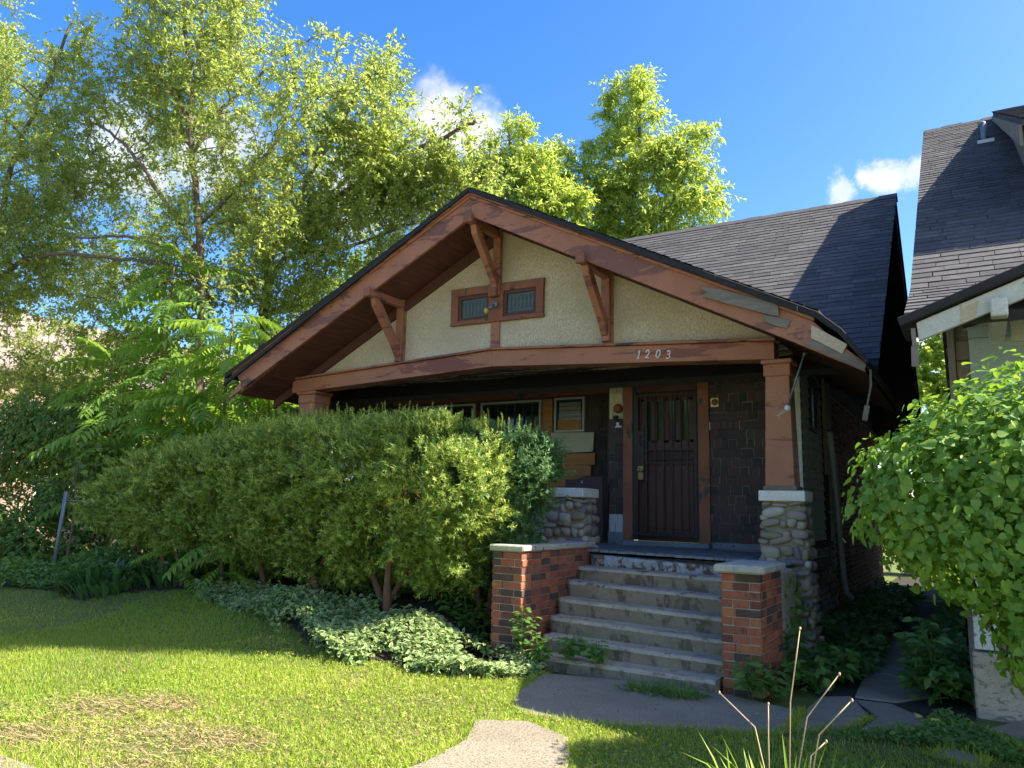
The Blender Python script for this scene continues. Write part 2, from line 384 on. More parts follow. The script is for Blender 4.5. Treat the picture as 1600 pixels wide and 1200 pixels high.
def inst(tpl, P, A, Nn, L, W, tint, H=None, rimv=None):
    """copies of a leaf template: P positions, A axis, Nn normal hint, L length, W width"""
    tv, tf = tpl
    A = nrm(A); S = nrm(np.cross(Nn, A)); Wn = np.cross(A, S)
    n = len(P); k = len(tv)
    L = np.broadcast_to(L, (n,)); W = np.broadcast_to(W, (n,)); H = L if H is None else H
    V = (P[:, None, :] + A[:, None, :] * (tv[None, :, 0, None] * L[:, None, None]) + S[:, None, :] * (tv[None, :, 1, None] * W[:, None, None])
         + Wn[:, None, :] * (tv[None, :, 2, None] * H[:, None, None])).reshape(-1, 3)
    F = (tf[None] + (np.arange(n) * k)[:, None, None]).reshape(-1, tf.shape[1])
    T = np.repeat(tint, k)
    if rimv is not None: return V, F, T, np.tile(rimv, n)
    return V, F, T

def rdir(n, bias=(0, 0, 0), amt=0.0):
    a = nrm(rng.normal(size=(n, 3))); return nrm(a + np.array(bias) * amt)

def catmull(pts, rad, sub=4):
    P = [np.array(p[:3], float) for p in pts]; out = []; ro = []
    for i in range(len(P) - 1):
        p0 = P[max(i - 1, 0)]; p1 = P[i]; p2 = P[i + 1]; p3 = P[min(i + 2, len(P) - 1)]
        for j in range(sub):
            t = j / sub
            out.append(.5 * ((2 * p1) + (-p0 + p2) * t + (2 * p0 - 5 * p1 + 4 * p2 - p3) * t * t + (-p0 + 3 * p1 - 3 * p2 + p3) * t ** 3)); ro.append(rad[i] * (1 - t) + rad[i + 1] * t)
    out.append(P[-1]); ro.append(rad[-1])
    return out, ro

def tree(name, label, cat, limbs, r0, crown, ncl, leafm, leafL, leafW, twig=(6, .75), per=14, droop=.3, group=None, thick=1.0, tpl=T_DIAMOND, seed=1, ydepth=1.0, zmin=None, xskip=None, barkm=None):
    """limbs[0] is the trunk. crown = ellipsoids (x,y,z,rx,rz). Branches are grown from the limbs to
    clusters spread through the crown, twigs radiate from the clusters and carry the leaves."""
    g = np.random.default_rng(seed)
    root = thing(name, label, cat, limbs[0][0][:3], group)
    wood = MB(); sk = []; skr = []
    for i, lb in enumerate(limbs):
        rs = np.linspace(r0 if i == 0 else r0 * .5, .025, len(lb)) if i else np.linspace(r0, .03, len(lb))
        p, r = catmull(lb, list(rs), 5)
        p = [q + g.normal(size=3) * .02 for q in p]
        wood.tube(p, r, 8 if i == 0 else 6)
        sk += p; skr += r
    cr = np.array(crown); vol = cr[:, 3] ** 2 * cr[:, 4]; pr = vol ** .85 / (vol ** .85).sum()
    idx = g.choice(len(cr), ncl, p=pr)
    d = nrm(g.normal(size=(ncl, 3))); rad = g.uniform(.25, 1, ncl) ** .5
    Pc = cr[idx, :3] + d * rad[:, None] * np.stack([cr[idx, 3], cr[idx, 3] * ydepth, cr[idx, 4]], 1)
    if zmin is not None: Pc = Pc[Pc[:, 2] > zmin]
    if xskip is not None: Pc = Pc[~xskip(Pc)]
    S = np.array(sk); Rr = np.array(skr)
    order = np.argsort([np.min(np.linalg.norm(S - p, axis=1)) for p in Pc])
    tw = MB(); LP = []; LA = []; LN = []
    for q in order:
        p = Pc[q]
        dist = np.linalg.norm(S - p, axis=1) + np.maximum(0, S[:, 2] - p[2] + .2) * 1.2
        k = int(np.argmin(dist)); a = S[k]; ra = min(Rr[k] * .6, .03 * thick)
        mid = (a + p) / 2 + np.array([0, 0, .10 * np.linalg.norm(p - a)]) + g.normal(size=3) * .08 * np.linalg.norm(p - a)
        pts, rs = catmull([a, mid, p], [max(ra, .008), max(ra * .6, .006), .005], 3)
        wood.tube(pts, rs, 4, cap=False)
        S = np.vstack([S, pts[2:]]); Rr = np.concatenate([Rr, rs[2:]])
        out = nrm(p - a)
        for _ in range(twig[0]):
            dd = nrm(out * .7 + g.normal(size=3) * .8 + np.array([0, 0, .12])); ln = twig[1] * g.uniform(.5, 1.15)
            e1 = p + dd * ln * .5; e2 = p + dd * ln + np.array([0, 0, -droop * ln * .5])
            tw.tube([p, e1, e2], [.005, .0035, .002], 3, cap=False)
            ts = g.uniform(.08, 1, per)
            pp = np.where(ts[:, None] < .5, p + (e1 - p) * (ts[:, None] * 2), e1 + (e2 - e1) * (ts[:, None] * 2 - 1))
            ax = nrm(dd * .55 + g.normal(size=(per, 3)) * .75 + np.array([0, 0, -droop]))
            LP.append(pp + ax * .012); LA.append(ax); LN.append(nrm(g.normal(size=(per, 3)) * .9 + np.array([.25, 0, .7])))
    wood.obj('trunk', barkm or BARK, root, smooth=True)
    tw.obj('twigs', TWIG, root)['kind'] = 'stuff'
    LP = np.vstack(LP); LA = np.vstack(LA); LN = np.vstack(LN); n = len(LP)
    sz = g.uniform(.65, 1.2, n)
    V, F, T = inst(tpl, LP, LA, LN, leafL * sz, leafW * sz, np.clip(g.normal(.45, .25, n), 0, 1))
    link('crown', np_mesh('crown', V, F, leafm, T), root)['kind'] = 'stuff'
    return root

def gz(x, y):
    """ground height: flat along the walk, a low bank rising to the planting bed and the hedge"""
    def ss(a, b, t): t = np.clip((t - a) / (b - a), 0, 1); return t * t * (3 - 2 * t)
    x = np.asarray(x, float); y = np.asarray(y, float)
    return .46 * ss(5.4, 7.5, y) * ss(-4.3, -5.6, x) * (1 - .55 * ss(-11, -16, x)) + .10 * ss(8.8, 10.5, y) * ss(-4.3, -1.5, x) * 0 + .012 * np.sin(x * 1.7) * np.cos(y * 1.3)
def gzf(x, y): return float(gz(x, y))

MASKS = {}
def inpoly(px, py, poly):
    px = np.asarray(px); py = np.asarray(py); c = np.zeros(px.shape, bool); j = len(poly) - 1
    for i in range(len(poly)):
        xi, yi = poly[i]; xj, yj = poly[j]
        c ^= ((yi > py) != (yj > py)) & (px < (xj - xi) * (py - yi) / (yj - yi + 1e-12) + xi); j = i
    return c

# ------------------------------------------------------------ ground, walks, paths (the setting)
GRASSG = surf('lawn_soil', (.13, .16, .03), (.09, .12, .025), 2.0, .95, .8, 45, .01, wear=(.34, .25, .14), wear_amt=.60, wear_scale=2.2, wsoft=.06)
BEDSOIL = surf('bed_soil', (.040, .032, .020), (.025, .022, .014), 5, .95, .9, 40, .015)
SLABS = [
    [(-3.22, 4.95), (-2.88, 5.14), (-2.47, 4.97), (-2.20, 4.45), (-2.02, 3.6), (-1.95, 2.72), (-3.05, 2.72), (-2.95, 3.98), (-3.0, 4.5)],
    [(-3.62, 6.72), (-3.46, 5.98), (-3.28, 5.52), (-3.02, 5.32), (-2.55, 5.36), (-1.95, 5.62), (-1.48, 5.84), (-1.26, 6.1), (-1.30, 6.72), (-2.06, 6.98), (-2.9, 6.90)],
    [(-1.22, 6.12), (-0.90, 6.38), (-.80, 6.85), (-1.02, 7.5), (-1.25, 7.3), (-1.27, 6.72)],
    [(-.84, 6.42), (-.42, 6.56), (-.40, 7.02), (-.70, 7.45), (-1.0, 7.42), (-.76, 6.9)],
    [(-1.0, 7.50), (-.68, 7.52), (-.42, 7.95), (-.50, 8.7), (-1.05, 8.7)],
    [(-1.06, 8.75), (-.50, 8.75), (-.48, 10.2), (-1.08, 10.2)],
    [(-1.08, 10.25), (-.48, 10.25), (-.46, 12.0), (-1.1, 12.0)],
    [(-.36, 6.06), (-.10, 5.9), (-.04, 6.12), (-.24, 6.3)],
    [(-.06, 6.98), (.30, 6.25), (.9, 6.1), (.95, 7.2), (.20, 7.5)],
]
def grid_sheet(name, xs, ys, mat, hole=None):
    X, Y = np.meshgrid(xs, ys, indexing='xy'); Z = gz(X, Y)
    V = np.stack([X, Y, Z], -1).reshape(-1, 3); nx = len(xs); ny = len(ys)
    i = np.arange((nx - 1) * (ny - 1)); a = (i // (nx - 1)) * nx + i % (nx - 1)
    F = np.stack([a, a + 1, a + nx + 1, a + nx], 1)
    return link(name, np_mesh(name, V, F, mat, smooth=True))
xs = np.concatenate([np.linspace(-600, -60, 12), np.linspace(-50, -20, 16), np.linspace(-19.5, 4, 95), np.linspace(5, 50, 20), np.linspace(80, 600, 10)])
ys = np.concatenate([np.linspace(-600, -30, 12), np.linspace(-20, 2.3, 12), np.linspace(2.6, 12, 60), np.linspace(13, 60, 24), np.linspace(80, 900, 12)])
ground = tag(grid_sheet('ground', xs, ys, GRASSG), 'mown green lawn and soil around the bungalow', None, kind='structure')

bed = MB()
BEDP = [(-16.5, 6.9), (-12.5, 6.35), (-11.2, 6.45), (-10.6, 6.25), (-9.9, 6.7), (-9.0, 6.9), (-8.0, 6.75), (-7.0, 6.55), (-6.1, 6.1), (-5.3, 5.95), (-4.4, 6.15), (-3.75, 6.35), (-3.62, 6.75), (-3.8, 7.1), (-4.45, 7.1), (-4.45, 8.85), (-9.5, 8.85), (-9.5, 10.5), (-16.5, 11)]
bx = np.linspace(-16.6, -3.5, 90); by = np.linspace(5.8, 11, 44)
for i in range(len(bx) - 1):
    for j in range(len(by) - 1):
        if inpoly((bx[i] + bx[i + 1]) / 2, (by[j] + by[j + 1]) / 2, BEDP):
            bed.add([(x, y, gzf(x, y) + .012) for x, y in ((bx[i], by[j]), (bx[i + 1], by[j]), (bx[i + 1], by[j + 1]), (bx[i], by[j + 1]))], [(0, 1, 2, 3)])
tag(bed.obj('planting_bed', BEDSOIL), 'dark soil planting bed in front of the porch', None, kind='structure')
al = MB(); al.add([(x, y, gzf(x, y) + .008) for x, y in ((-1.9, 8.6), (-1.25, 7.3), (-1.0, 6.9), (-.1, 7.3), (-.1, 26), (-1.9, 26))], [(0, 1, 2, 3, 4, 5)])
tag(al.obj('alley_soil', BEDSOIL), 'dark soil strip of the passage between the two houses', None, kind='structure')

path = tag(link('path', bpy.data.meshes.new('path')), 'cracked concrete path from the sidewalk to the porch steps', None, kind='structure')
bm_ = MB(); bm_.prism([(-3.1, 2.6), (-1.2, 2.6), (-1.2, 7.0), (-3.4, 7.0)], -.30, -.10, axis='Z')
path.data = bm_.mesh('path', BEDSOIL)
for k, poly in enumerate(SLABS):
    dz = rnd.uniform(-.006, .008)
    s = MB(); s.prism(poly, -.08, .028 + dz + (.012 if k == 0 else 0), axis='Z')
    s.obj('slab', SLAB, path, bevel=.012)
side = tag(link('sidewalk', bpy.data.meshes.new('sidewalk')), 'concrete sidewalk along the front of the lawns', None, kind='structure')
b = MB(); b.prism([(-60, .9), (40, .9), (40, 2.5), (-60, 2.5)], -.30, -.10, axis='Z'); side.data = b.mesh('sidewalk', BEDSOIL)
x = -20.0
while x < 12:
    s = MB(); s.prism([(x + .01, .95), (x + 1.49, .95), (x + 1.49, 2.66), (x + .01, 2.66)], -.06, .03, axis='Z'); s.obj('slab', SLAB, side, bevel=.01); x += 1.5
rd = MB(); rd.prism([(-300, -10), (300, -10), (300, -1.2), (-300, -1.2)], -.25, .02, axis='Z')
ROADM = surf('street_concrete', (.36, .34, .30), (.29, .27, .24), 4, .9, .5, 120, .004)
tag(rd.obj('road', ROADM), 'pale concrete street in front of the houses', None, kind='structure')
fl = MB(); fl.prism([(-40, 17), (-17.5, 10.5), (-17.5, 8.6), (-40, 13)], -.1, .035, axis='Z')
tag(fl.obj('side_driveway', SLAB), 'pale driveway on the lot beyond the vines at left', None, kind='structure')

# ------------------------------------------------------------ shared builders
CACHE = {}
def boxmesh(name, dx, dy, dz, mat, bevel=.004):
    key = (name, round(dx, 3), round(dy, 3), round(dz, 3), mat.name)
    if key not in CACHE:
        b = MB(); b.box(-dx / 2, dx / 2, -dy / 2, dy / 2, -dz / 2, dz / 2); CACHE[key] = b.mesh(name, mat, bevel=bevel)
    return CACHE[key]
def pickw(w): return rnd.choices(range(len(w)), w)[0]
def brick_pier(root, x0, x1, y0, y1, z0, z1, steps_profile=None):
    core = MB(); core.box(x0 + .012, x1 - .012, y0 + .012, y1 - .004, z0 - .05, z1 - .002); core.obj('mortar_core', MORTAR, root)
    ch = .0762; n = int(round((z1 - z0) / ch)); ch = (z1 - z0) / n; bh = ch - .011; t = .098
    W = (.34, .22, .16, .17, .11)
    for r in range(n):
        zc = z0 + ch * (r + .5); w = x1 - x0; odd = r % 2
        lo, hi = (0, w) if odd else (t + .004, w - t - .004)       # corners interlock from course to course
        cuts = [lo, lo + (hi - lo) * (.36 if r % 4 == 1 else .64), hi] if odd else [lo, hi]
        for a, c in zip(cuts[:-1], cuts[1:]):
            link('brick', boxmesh('brick', c - a - .008, t, bh, BRICKM[pickw(W)]), root, (x0 + (a + c) / 2, y0 + t / 2 - rnd.uniform(0, .005), zc), rot=Matrix.Rotation(rnd.uniform(-.014, .014), 3, 'Y') @ Matrix.Rotation(rnd.uniform(-.01, .01), 3, 'Z'))
        for sgn, xx in ((1, x1), (-1, x0)):
            y = y0 + (t + .008 if odd else 0); k = 0
            while y < y1 - .03:
                ln = min(.105 if (odd and k == 0) or (r % 4 == 2 and k % 2) else .205, y1 - y); k += 1
                link('brick', boxmesh('brick', t, ln - .010, bh, BRICKM[pickw(W)]), root, (xx - sgn * (t / 2 - rnd.uniform(0, .005)), y + ln / 2, zc), rot=Matrix.Rotation(rnd.uniform(-.014, .014), 3, 'Z') @ Matrix.Rotation(rnd.uniform(-.014, .014), 3, 'X'))
                y += ln
ROCKS = []
def rockmesh(i, mi):
    key = ('rock', i, mi)
    if key not in CACHE:
        bm = bmesh.new(); bmesh.ops.create_icosphere(bm, subdivisions=2, radius=1)
        g = random.Random(i * 13 + 5)
        fr = [Vector((g.uniform(-2, 2), g.uniform(-2, 2), g.uniform(-2, 2))) for _ in range(3)]
        for v in bm.verts:
            s = 1 + sum(.085 * math.sin(v.co.dot(q) + 2 * k) for k, q in enumerate(fr))
            v.co = Vector([math.copysign(abs(c) ** .7, c) for c in v.co]) * s
        me = bpy.data.meshes.new('stone'); bm.to_mesh(me); bm.free(); me.materials.append(STONEM[mi])
        me.polygons.foreach_set('use_smooth', [True] * len(me.polygons)); CACHE[key] = me
    return CACHE[key]
def stone_face(root, axis, fixed, sgn, z0, z1, lim, seed, sub=None):
    """cobbles set in a face: axis 'Y' = front (varies in x), 'X' = side (varies in y); lim(z) -> (a,b,fixed)"""
    g = random.Random(seed); z = z0
    while z < z1 - .03:
        h = min(g.uniform(.07, .15), z1 - z); a, b_, fx = lim(z + h / 2); u = a + g.uniform(-.04, .0)
        while u < b_ - .02:
            w = min(g.choice((.08, .10, .13, .16, .20, .23)) * g.uniform(.9, 1.1), max(b_ + .02 - u, .07)); hh = h * g.uniform(.72, 1.12)
            c = (u + w / 2, fx, z + h / 2 + g.uniform(-.022, .022)) if axis == 'Y' else (fx, u + w / 2, z + h / 2 + g.uniform(-.012, .012))
            sc_ = (w * .50, .055, hh * .50) if axis == 'Y' else (.055, w * .50, hh * .50)
            rot = Matrix.Rotation(g.uniform(-.25, .25), 3, axis)
            link('stone', rockmesh(g.randrange(7), pickw((.26, .24, .12, .16, .12, .12))), root, c, rot, sc_)
            u += w
        z += h
def stone_pier(parent, xa, xb, ya, yb, z0, z1, seed, flare, cap_mat, label=None, faces='FR'):
    fl_ = lambda z: flare * max(0, (z1 - z) / (z1 - z0)) + .05 * max(0, 1 - (z - z0) / .25)
    core = MB()
    zz = [z0 - .1, z0 + .25, (z0 + z1) / 2, z1]; vs = []
    for z in zz:
        e = fl_(z); vs += [(xa - e + .03, ya - e + .03, z), (xb + e - .03, ya - e + .03, z), (xb + e - .03, yb, z), (xa - e + .03, yb, z)]
    fs = [(3, 2, 1, 0), (12, 13, 14, 15)]
    for i in range(3):
        for k in range(4): fs.append((i * 4 + k, i * 4 + (k + 1) % 4, i * 4 + 4 + (k + 1) % 4, i * 4 + 4 + k))
    core.add(vs, fs)
    p = core.obj('stone_pier', MORTARS, parent, label=label)
    if 'F' in faces: stone_face(p, 'Y', 0, -1, z0, z1, lambda z: (xa - fl_(z), xb + fl_(z), ya - fl_(z) + .03), seed)
    if 'R' in faces: stone_face(p, 'X', 0, 1, z0, z1, lambda z: (ya - fl_(z) + .05, yb, xb + fl_(z) - .03), seed + 1)
    if 'L' in faces: stone_face(p, 'X', 0, -1, z0, z1, lambda z: (ya - fl_(z) + .05, yb, xa - fl_(z) + .03), seed + 2)
    c = MB(); c.box(xa - .035, xb + .035, ya - .035, yb + .02, z1, z1 + .115); c.obj('cap', cap_mat, p, bevel=.008)
    return p
WEDGE = {}
def wedge(mat):
    if mat.name not in WEDGE:
        b = MB(); b.add([(-.5, -.013, 0), (.5, -.013, 0), (.5, -.004, 1), (-.5, -.004, 1), (-.5, .0, 0), (.5, .0, 0), (.5, .0, 1), (-.5, .0, 1)], [(0, 1, 2, 3), (0, 4, 5, 1), (1, 5, 6, 2), (3, 2, 6, 7), (0, 3, 7, 4)])
        WEDGE[mat.name] = b.mesh('shingle', mat)
    return WEDGE[mat.name]
def shingle_wall(parent, x0, x1, z0, z1, y, pick, expo=.125, wmin=.09, wmax=.17, seed=0, skip=None, rot=None):
    g = random.Random(seed); z = z0; r = 0
    while z < z1 - .02:
        h = min(expo, z1 - z); x = x0 - (g.uniform(0, .1))
        while x < x1:
            w = g.uniform(wmin, wmax); a = max(x, x0); c = min(x + w, x1)
            if c - a > .02 and not (skip and skip((a + c) / 2, z + h / 2)):
                link('shingle', wedge(pick((a + c) / 2, z + h / 2, g)), parent, ((a + c) / 2, y, z + g.uniform(-.003, .003)), None, (c - a - g.choice((.006, .009, .013)), 1.0, h + g.choice((.012, .002, -.006))))
            x += w
        z += h; r += 1
TAB = {}
def tabmesh(mat, w, h):
    k = (mat.name, round(w, 3), round(h, 3))
    if k not in TAB:
        b = MB(); b.add([(0, 0, .014), (w, 0, .014), (w, h, .004), (0, h, .004), (0, 0, -.004), (w, 0, -.004), (w, h, -.004), (0, h, -.004)],
                        [(0, 1, 2, 3), (0, 4, 5, 1), (1, 5, 6, 2), (0, 3, 7, 4), (2, 6, 7, 3)])
        TAB[k] = b.mesh('shingle', mat)
    return TAB[k]
def roof_shingles(parent, P0, P1, H0, H1, expo, tab, mats, nparts, seed, keep=None):
    """courses from the eave line P0-P1 up to the ridge line H0-H1"""
    g = random.Random(seed); P0, P1, H0, H1 = map(Vector, (P0, P1, H0, H1))
    U = (P1 - P0).normalized(); L = (P1 - P0).length; V = (H0 - P0); V = V - U * V.dot(U); S = V.length; V.normalize(); Nn = U.cross(V)
    if Nn.z < 0: Nn = -Nn
    rows = int(S / expo) + 1; ex = S / rows; items = []
    for r in range(rows):
        off = -g.uniform(0, tab); u = off
        wave = g.uniform(-.004, .004)
        while u < L:
            w = tab * g.choice((1, 1, 1, .66, 1.35)); a = max(u, 0); c = min(u + w, L)
            if c - a > .03:
                o = P0 + U * a + V * (r * ex + wave)
                if keep is None or keep(o + U * (c - a) / 2 + V * ex / 2):
                    items.append(((o + U * (c - a) / 2 - EYE).length, o, c - a, r))
            u += w
    items.sort(key=lambda t: t[0])
    M3 = Matrix((U, V, Nn)).transposed()
    jb = MB()
    for k, (d, o, w, r) in enumerate(items):
        lift = g.uniform(0, .004); mi = g.choices(range(len(mats)), (.4, .3, .2, .1)[:len(mats)])[0]
        if k < nparts:
            wq = round(w, 2)
            link('shingle', tabmesh(mats[mi], wq - .006, ex + .02), parent, o + Nn * (lift + .002), M3 @ Matrix.Rotation(g.uniform(-.004, .004), 3, 'X'))
        else:
            h = ex + .02; b0 = .016 + lift
            vs = [o + Nn * b0, o + U * (w - .006) + Nn * b0, o + U * (w - .006) + V * h + Nn * (.005 + lift), o + V * h + Nn * (.005 + lift), o, o + U * (w - .006)]
            jb.add(vs, [(0, 1, 2, 3), (0, 4, 5, 1)], mi)
    if jb.v: jb.obj('shingle_field', mats, parent, stuff=True)

# ------------------------------------------------------------ the bungalow
house = thing('bungalow', 'weathered bungalow with brown trim, grimy cream stucco gable and house number 1203', 'house', (-5.65, 10.4, 0))
YW = 8.9                                    # plane of the gable wall
def under(x): return 5.47 - .513 * abs(x + 5.6)
def beam_top(x): return 3.53 + (x + 9.45) * (3.705 - 3.53) / 3.83 if x < -5.62 else 3.705 - (x + 5.62) * (3.705 - 3.49) / 3.77
gw = MB()
xsw = [-9.42, -5.6, -1.88]
gw.prism([(-9.42, beam_top(-9.42) - .1), (-5.62, beam_top(-5.62) - .1), (-1.88, beam_top(-1.88) - .1), (-1.88, under(-1.88)), (-5.6, under(-5.6)), (-9.42, under(-9.42))], YW, YW + .12)
gable = gw.obj('gable_wall', STUCCO, house)
for xa, xb, zb, zt in ((-7.375, -7.235, beam_top(-7.3), 4.66), (-5.70, -5.56, beam_top(-5.63), 4.13), (-5.70, -5.56, 4.69, 5.42), (-3.99, -3.85, beam_top(-3.92), 4.66)):
    b = MB(); b.box(xa, xb, YW - .028, YW + .01, zb, zt); b.obj('batten', TRIM, gable, bevel=.004)
for s in (-1, 1):                           # dark frieze boards under the soffit
    if s > 0: continue
    xe = -9.95
    b = MB(); b.prism([(-5.6, 5.46), (xe, under(xe) - .01), (xe, under(xe) - .15), (-5.6, 5.29)], YW - .045, YW + .002); b.obj('frieze_board', TRIMDARK, house, bevel=.003)

# porch beam in two halves with a small ledge and the house number
beam = MB(); hgt = .205
beam.prism([(-9.47, beam_top(-9.47) - hgt + .0), (-5.62, 3.705 - hgt - .02), (-5.62, 3.705), (-9.47, beam_top(-9.47))], YW - .10, YW + .16)
beam.prism([(-5.618, 3.705 - hgt - .02), (-1.85, 3.49 - hgt), (-1.85, 3.49), (-5.618, 3.705)], YW - .10, YW + .16)
beamo = beam.obj('porch_beam', TRIM2, house, bevel=.004)
for a, c in (((-9.5, 3.53), (-5.62, 3.707)), ((-5.618, 3.707), (-1.83, 3.492))):
    b = MB(); b.prism([a, c, (c[0], c[1] + .032), (a[0], a[1] + .032)], YW - .145, YW + .0); b.obj('ledge_moulding', TRIM, beamo, bevel=.006)
def digit(ch, x, z, h):
    st = {'1': [[(.30, .78), (.62, 1), (.42, 0)], [(.2, 0), (.6, 0)]],
          '2': [[(.12, .72), (.22, .95), (.55, 1), (.82, .82), (.72, .55), (.30, .2), (.05, .03), (.35, .08), (.78, .0)]],
          '0': [[(.55, 1), (.25, .85), (.08, .5), (.15, .12), (.42, 0), (.72, .15), (.88, .5), (.8, .88), (.55, 1)]],
          '3': [[(.15, .85), (.45, 1), (.8, .85), (.72, .62), (.4, .52), (.72, .42), (.8, .15), (.45, 0), (.08, .14)]]}[ch]
    b = MB()
    for s in st:
        pts = [Vector((x + .62 * h * u + .10 * h * v, YW - .108, z + h * v)) for u, v in s]
        b.tube(pts, [.0085] * len(pts), 6)
    b.obj('digit', WHITEP, beamo)
for ch, x in zip('1203', (-3.50, -3.385, -3.25, -3.12)):
    digit(ch, x, beam_top(x) - .165 - (.012 if ch == '3' else 0), .10)

# rake boards, crown moulding and roof of the front gable
YF = 8.13
rk = {}
for s in (-1, 1):
    if s < 0: bot = [(-5.58, 5.41), (-9.86, 3.33)]; top = [(-10.02, 3.56), (-5.6, 5.70)]
    else: bot = [(-5.58, 5.41), (-1.50, 3.31), (-.85, 2.955)]; top = [(-.86, 3.06), (-1.10, 3.28), (-1.32, 3.52), (-5.6, 5.70)]
    b = MB(); b.prism(bot + top, YF, YF + .045)
    rb = b.obj('rake_board', TRIM, house, bevel=.004)
    e = (-10.10, 3.54, -5.6, 5.70) if s < 0 else (-1.30, 3.54, -5.6, 5.70)
    for k, (dz, dy, hh) in enumerate(((-.03, .028, .045), (.018, .05, .05))):
        b = MB(); b.prism([(e[0], e[1] + dz), (e[2], e[3] + dz), (e[2], e[3] + dz + hh), (e[0], e[1] + dz + hh)], YF - dy, YF + .0); b.obj('crown_moulding', TRIM, rb, bevel=.008)
    rk[s] = rb
b = MB(); b.prism([(-9.84, 3.34), (-9.90, 3.42), (-10.15, 3.22), (-10.19, 3.17), (-10.12, 3.20)], YF + .0, YF + .03); b.obj('broken_moulding_end', TRIM, rk[-1])
# decay at the lower right end
b = MB(); b.add([(-1.33, YF - .02, 3.475), (-1.0, YF - .03, 3.24), (-1.05, YF - .03, 3.15), (-1.34, YF - .02, 3.34), (-1.33, YF + .04, 3.475), (-1.0, YF + .04, 3.24), (-1.05, YF + .04, 3.15), (-1.34, YF + .04, 3.34)],
             [(0, 1, 2, 3), (7, 6, 5, 4), (0, 4, 5, 1), (1, 5, 6, 2), (2, 6, 7, 3), (3, 7, 4, 0)]); b.obj('bare_wood_block', RAWW, rk[1], label='bare sunlit wood block at the rotten end of the rake board')
b = MB(); b.prism([(-1.42, 3.30), (-1.30, 3.22), (-.86, 2.965), (-.84, 3.03), (-1.0, 3.15), (-1.3, 3.31)], YF - .012, YF); b.obj('rotten_edge', SCRAP, rk[1])
b = MB(); b.prism([(-2.50, 4.03), (-2.2, 3.945), (-1.68, 3.74), (-1.645, 3.70), (-1.64, 3.60), (-1.70, 3.605), (-2.2, 3.80), (-2.44, 3.90), (-2.40, 3.95)], YF - .045, YF - .022); b.obj('loose_board', SCRAP, house, bevel=.003, label='long grey weathered board nailed over the right rake')
b = MB(); b.prism([(-1.80, 3.64), (-1.66, 3.59), (-1.53, 3.545), (-1.57, 3.46), (-1.68, 3.50), (-1.80, 3.56)], YF - .02, YF - .004); b.obj('loose_board', SCRAP, house, bevel=.003, label='short grey scrap board under the longer one on the rake')
# soffit boards and the roof slab
def gtop(x): return 5.775 - .512 * abs(x + 5.6)
sof = MB(); sof.prism([(-10.0, under(-10.0) + .035), (-5.6, 5.50), (-.95, under(-.95) + .035), (-.95, under(-.95) + .05), (-5.6, 5.52), (-10.0, under(-10.0) + .05)], YF + .05, 12.9)
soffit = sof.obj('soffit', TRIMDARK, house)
for s in (-1, 1):
    n = 46
    for i in range(n):
        xa = -5.6 + s * (4.38 * i / n + .004); xb = -5.6 + s * (4.38 * (i + 1) / n - .004)
        dz = rnd.uniform(-.003, .003)
        b = MB(); b.prism([(xa, under(xa) + .012 + dz), (xb, under(xb) + .012 + dz), (xb, under(xb) + .034), (xa, under(xa) + .034)], YF + .05, YW - .0)
        b.obj('soffit_board', SOFF, soffit)
rf = MB()
rf.prism([(-10.24, 3.50), (-5.6, 5.755), (-5.6, 5.81), (-10.24, 3.56)], YF - .06, 13.4)
rf.prism([(-5.598, 5.755), (-1.28, 3.535), (-1.08, 3.36), (-.84, 3.03), (-.80, 3.05), (-1.04, 3.40), (-1.26, 3.60), (-5.598, 5.81)], YF - .06, 13.4)
froof = rf.obj('front_roof', TAR, house, bevel=.006)
roof_shingles(froof, (-10.24, YF - .05, 3.565), (-10.24, 12.6, 3.565), (-5.62, YF - .05, 5.80), (-5.62, 12.6, 5.80), .15, .34, SHM, 0, 21)
roof_shingles(froof, (-1.26, YF - .05, 3.605), (-1.26, 12.6, 3.605), (-5.58, YF - .05, 5.80), (-5.58, 12.6, 5.80), .15, .34, SHM, 0, 22)
rag = MB()                                   # wavy drip edge of the roofing
x = -10.22
while x < -1.5:
    w = rnd.uniform(.12, .5); x2 = min(x + w, -1.45); d = rnd.uniform(0, .012); e = rnd.uniform(-.003, .003)
    if x < -5.6 < x2: x2 = -5.6
    rag.prism([(x, gtop(x) - .035 + e), (x2, gtop(x2) - .035 + e), (x2, gtop(x2) + .022 + e), (x, gtop(x) + .022 + e)], YF - .08 - d, YF - .05); x = x2 + .0005
rag.obj('roofing_edge', TAR, froof)

# brackets
for xb_, za in ((-7.31, 4.565), (-5.60, 5.375), (-3.93, 4.565)):
    arm = MB(); arm.box(xb_ - .05, xb_ + .05, YF - .06, YW - .03, za - .055, za + .055)
    a = arm.obj('bracket', TRIM, house, bevel=.008)
    kn = MB(); kn.box(xb_ - .062, xb_ + .062, YF - .085, YF - .03, za - .068, za + .068); kn.obj('end_block', TRIMOLD, a, bevel=.012)
    br = MB(); pts = [(YF + .16, za - .05), (YF + .25, za - .12), (YW - .12, za - .60), (YW - .03, za - .70), (YW - .03, za - .84), (YW - .12, za - .80), (YW - .22, za - .66), (YF + .10, za - .17), (YF + .06, za - .05)]
    br.prism(pts, xb_ - .045, xb_ + .045, axis='X'); br.obj('brace', TRIM, a, bevel=.006)
    po = MB(); po.box(xb_ - .058, xb_ + .058, YW - .09, YW - .03, za - .88, za + .09); po.obj('post', TRIM, a, bevel=.005)

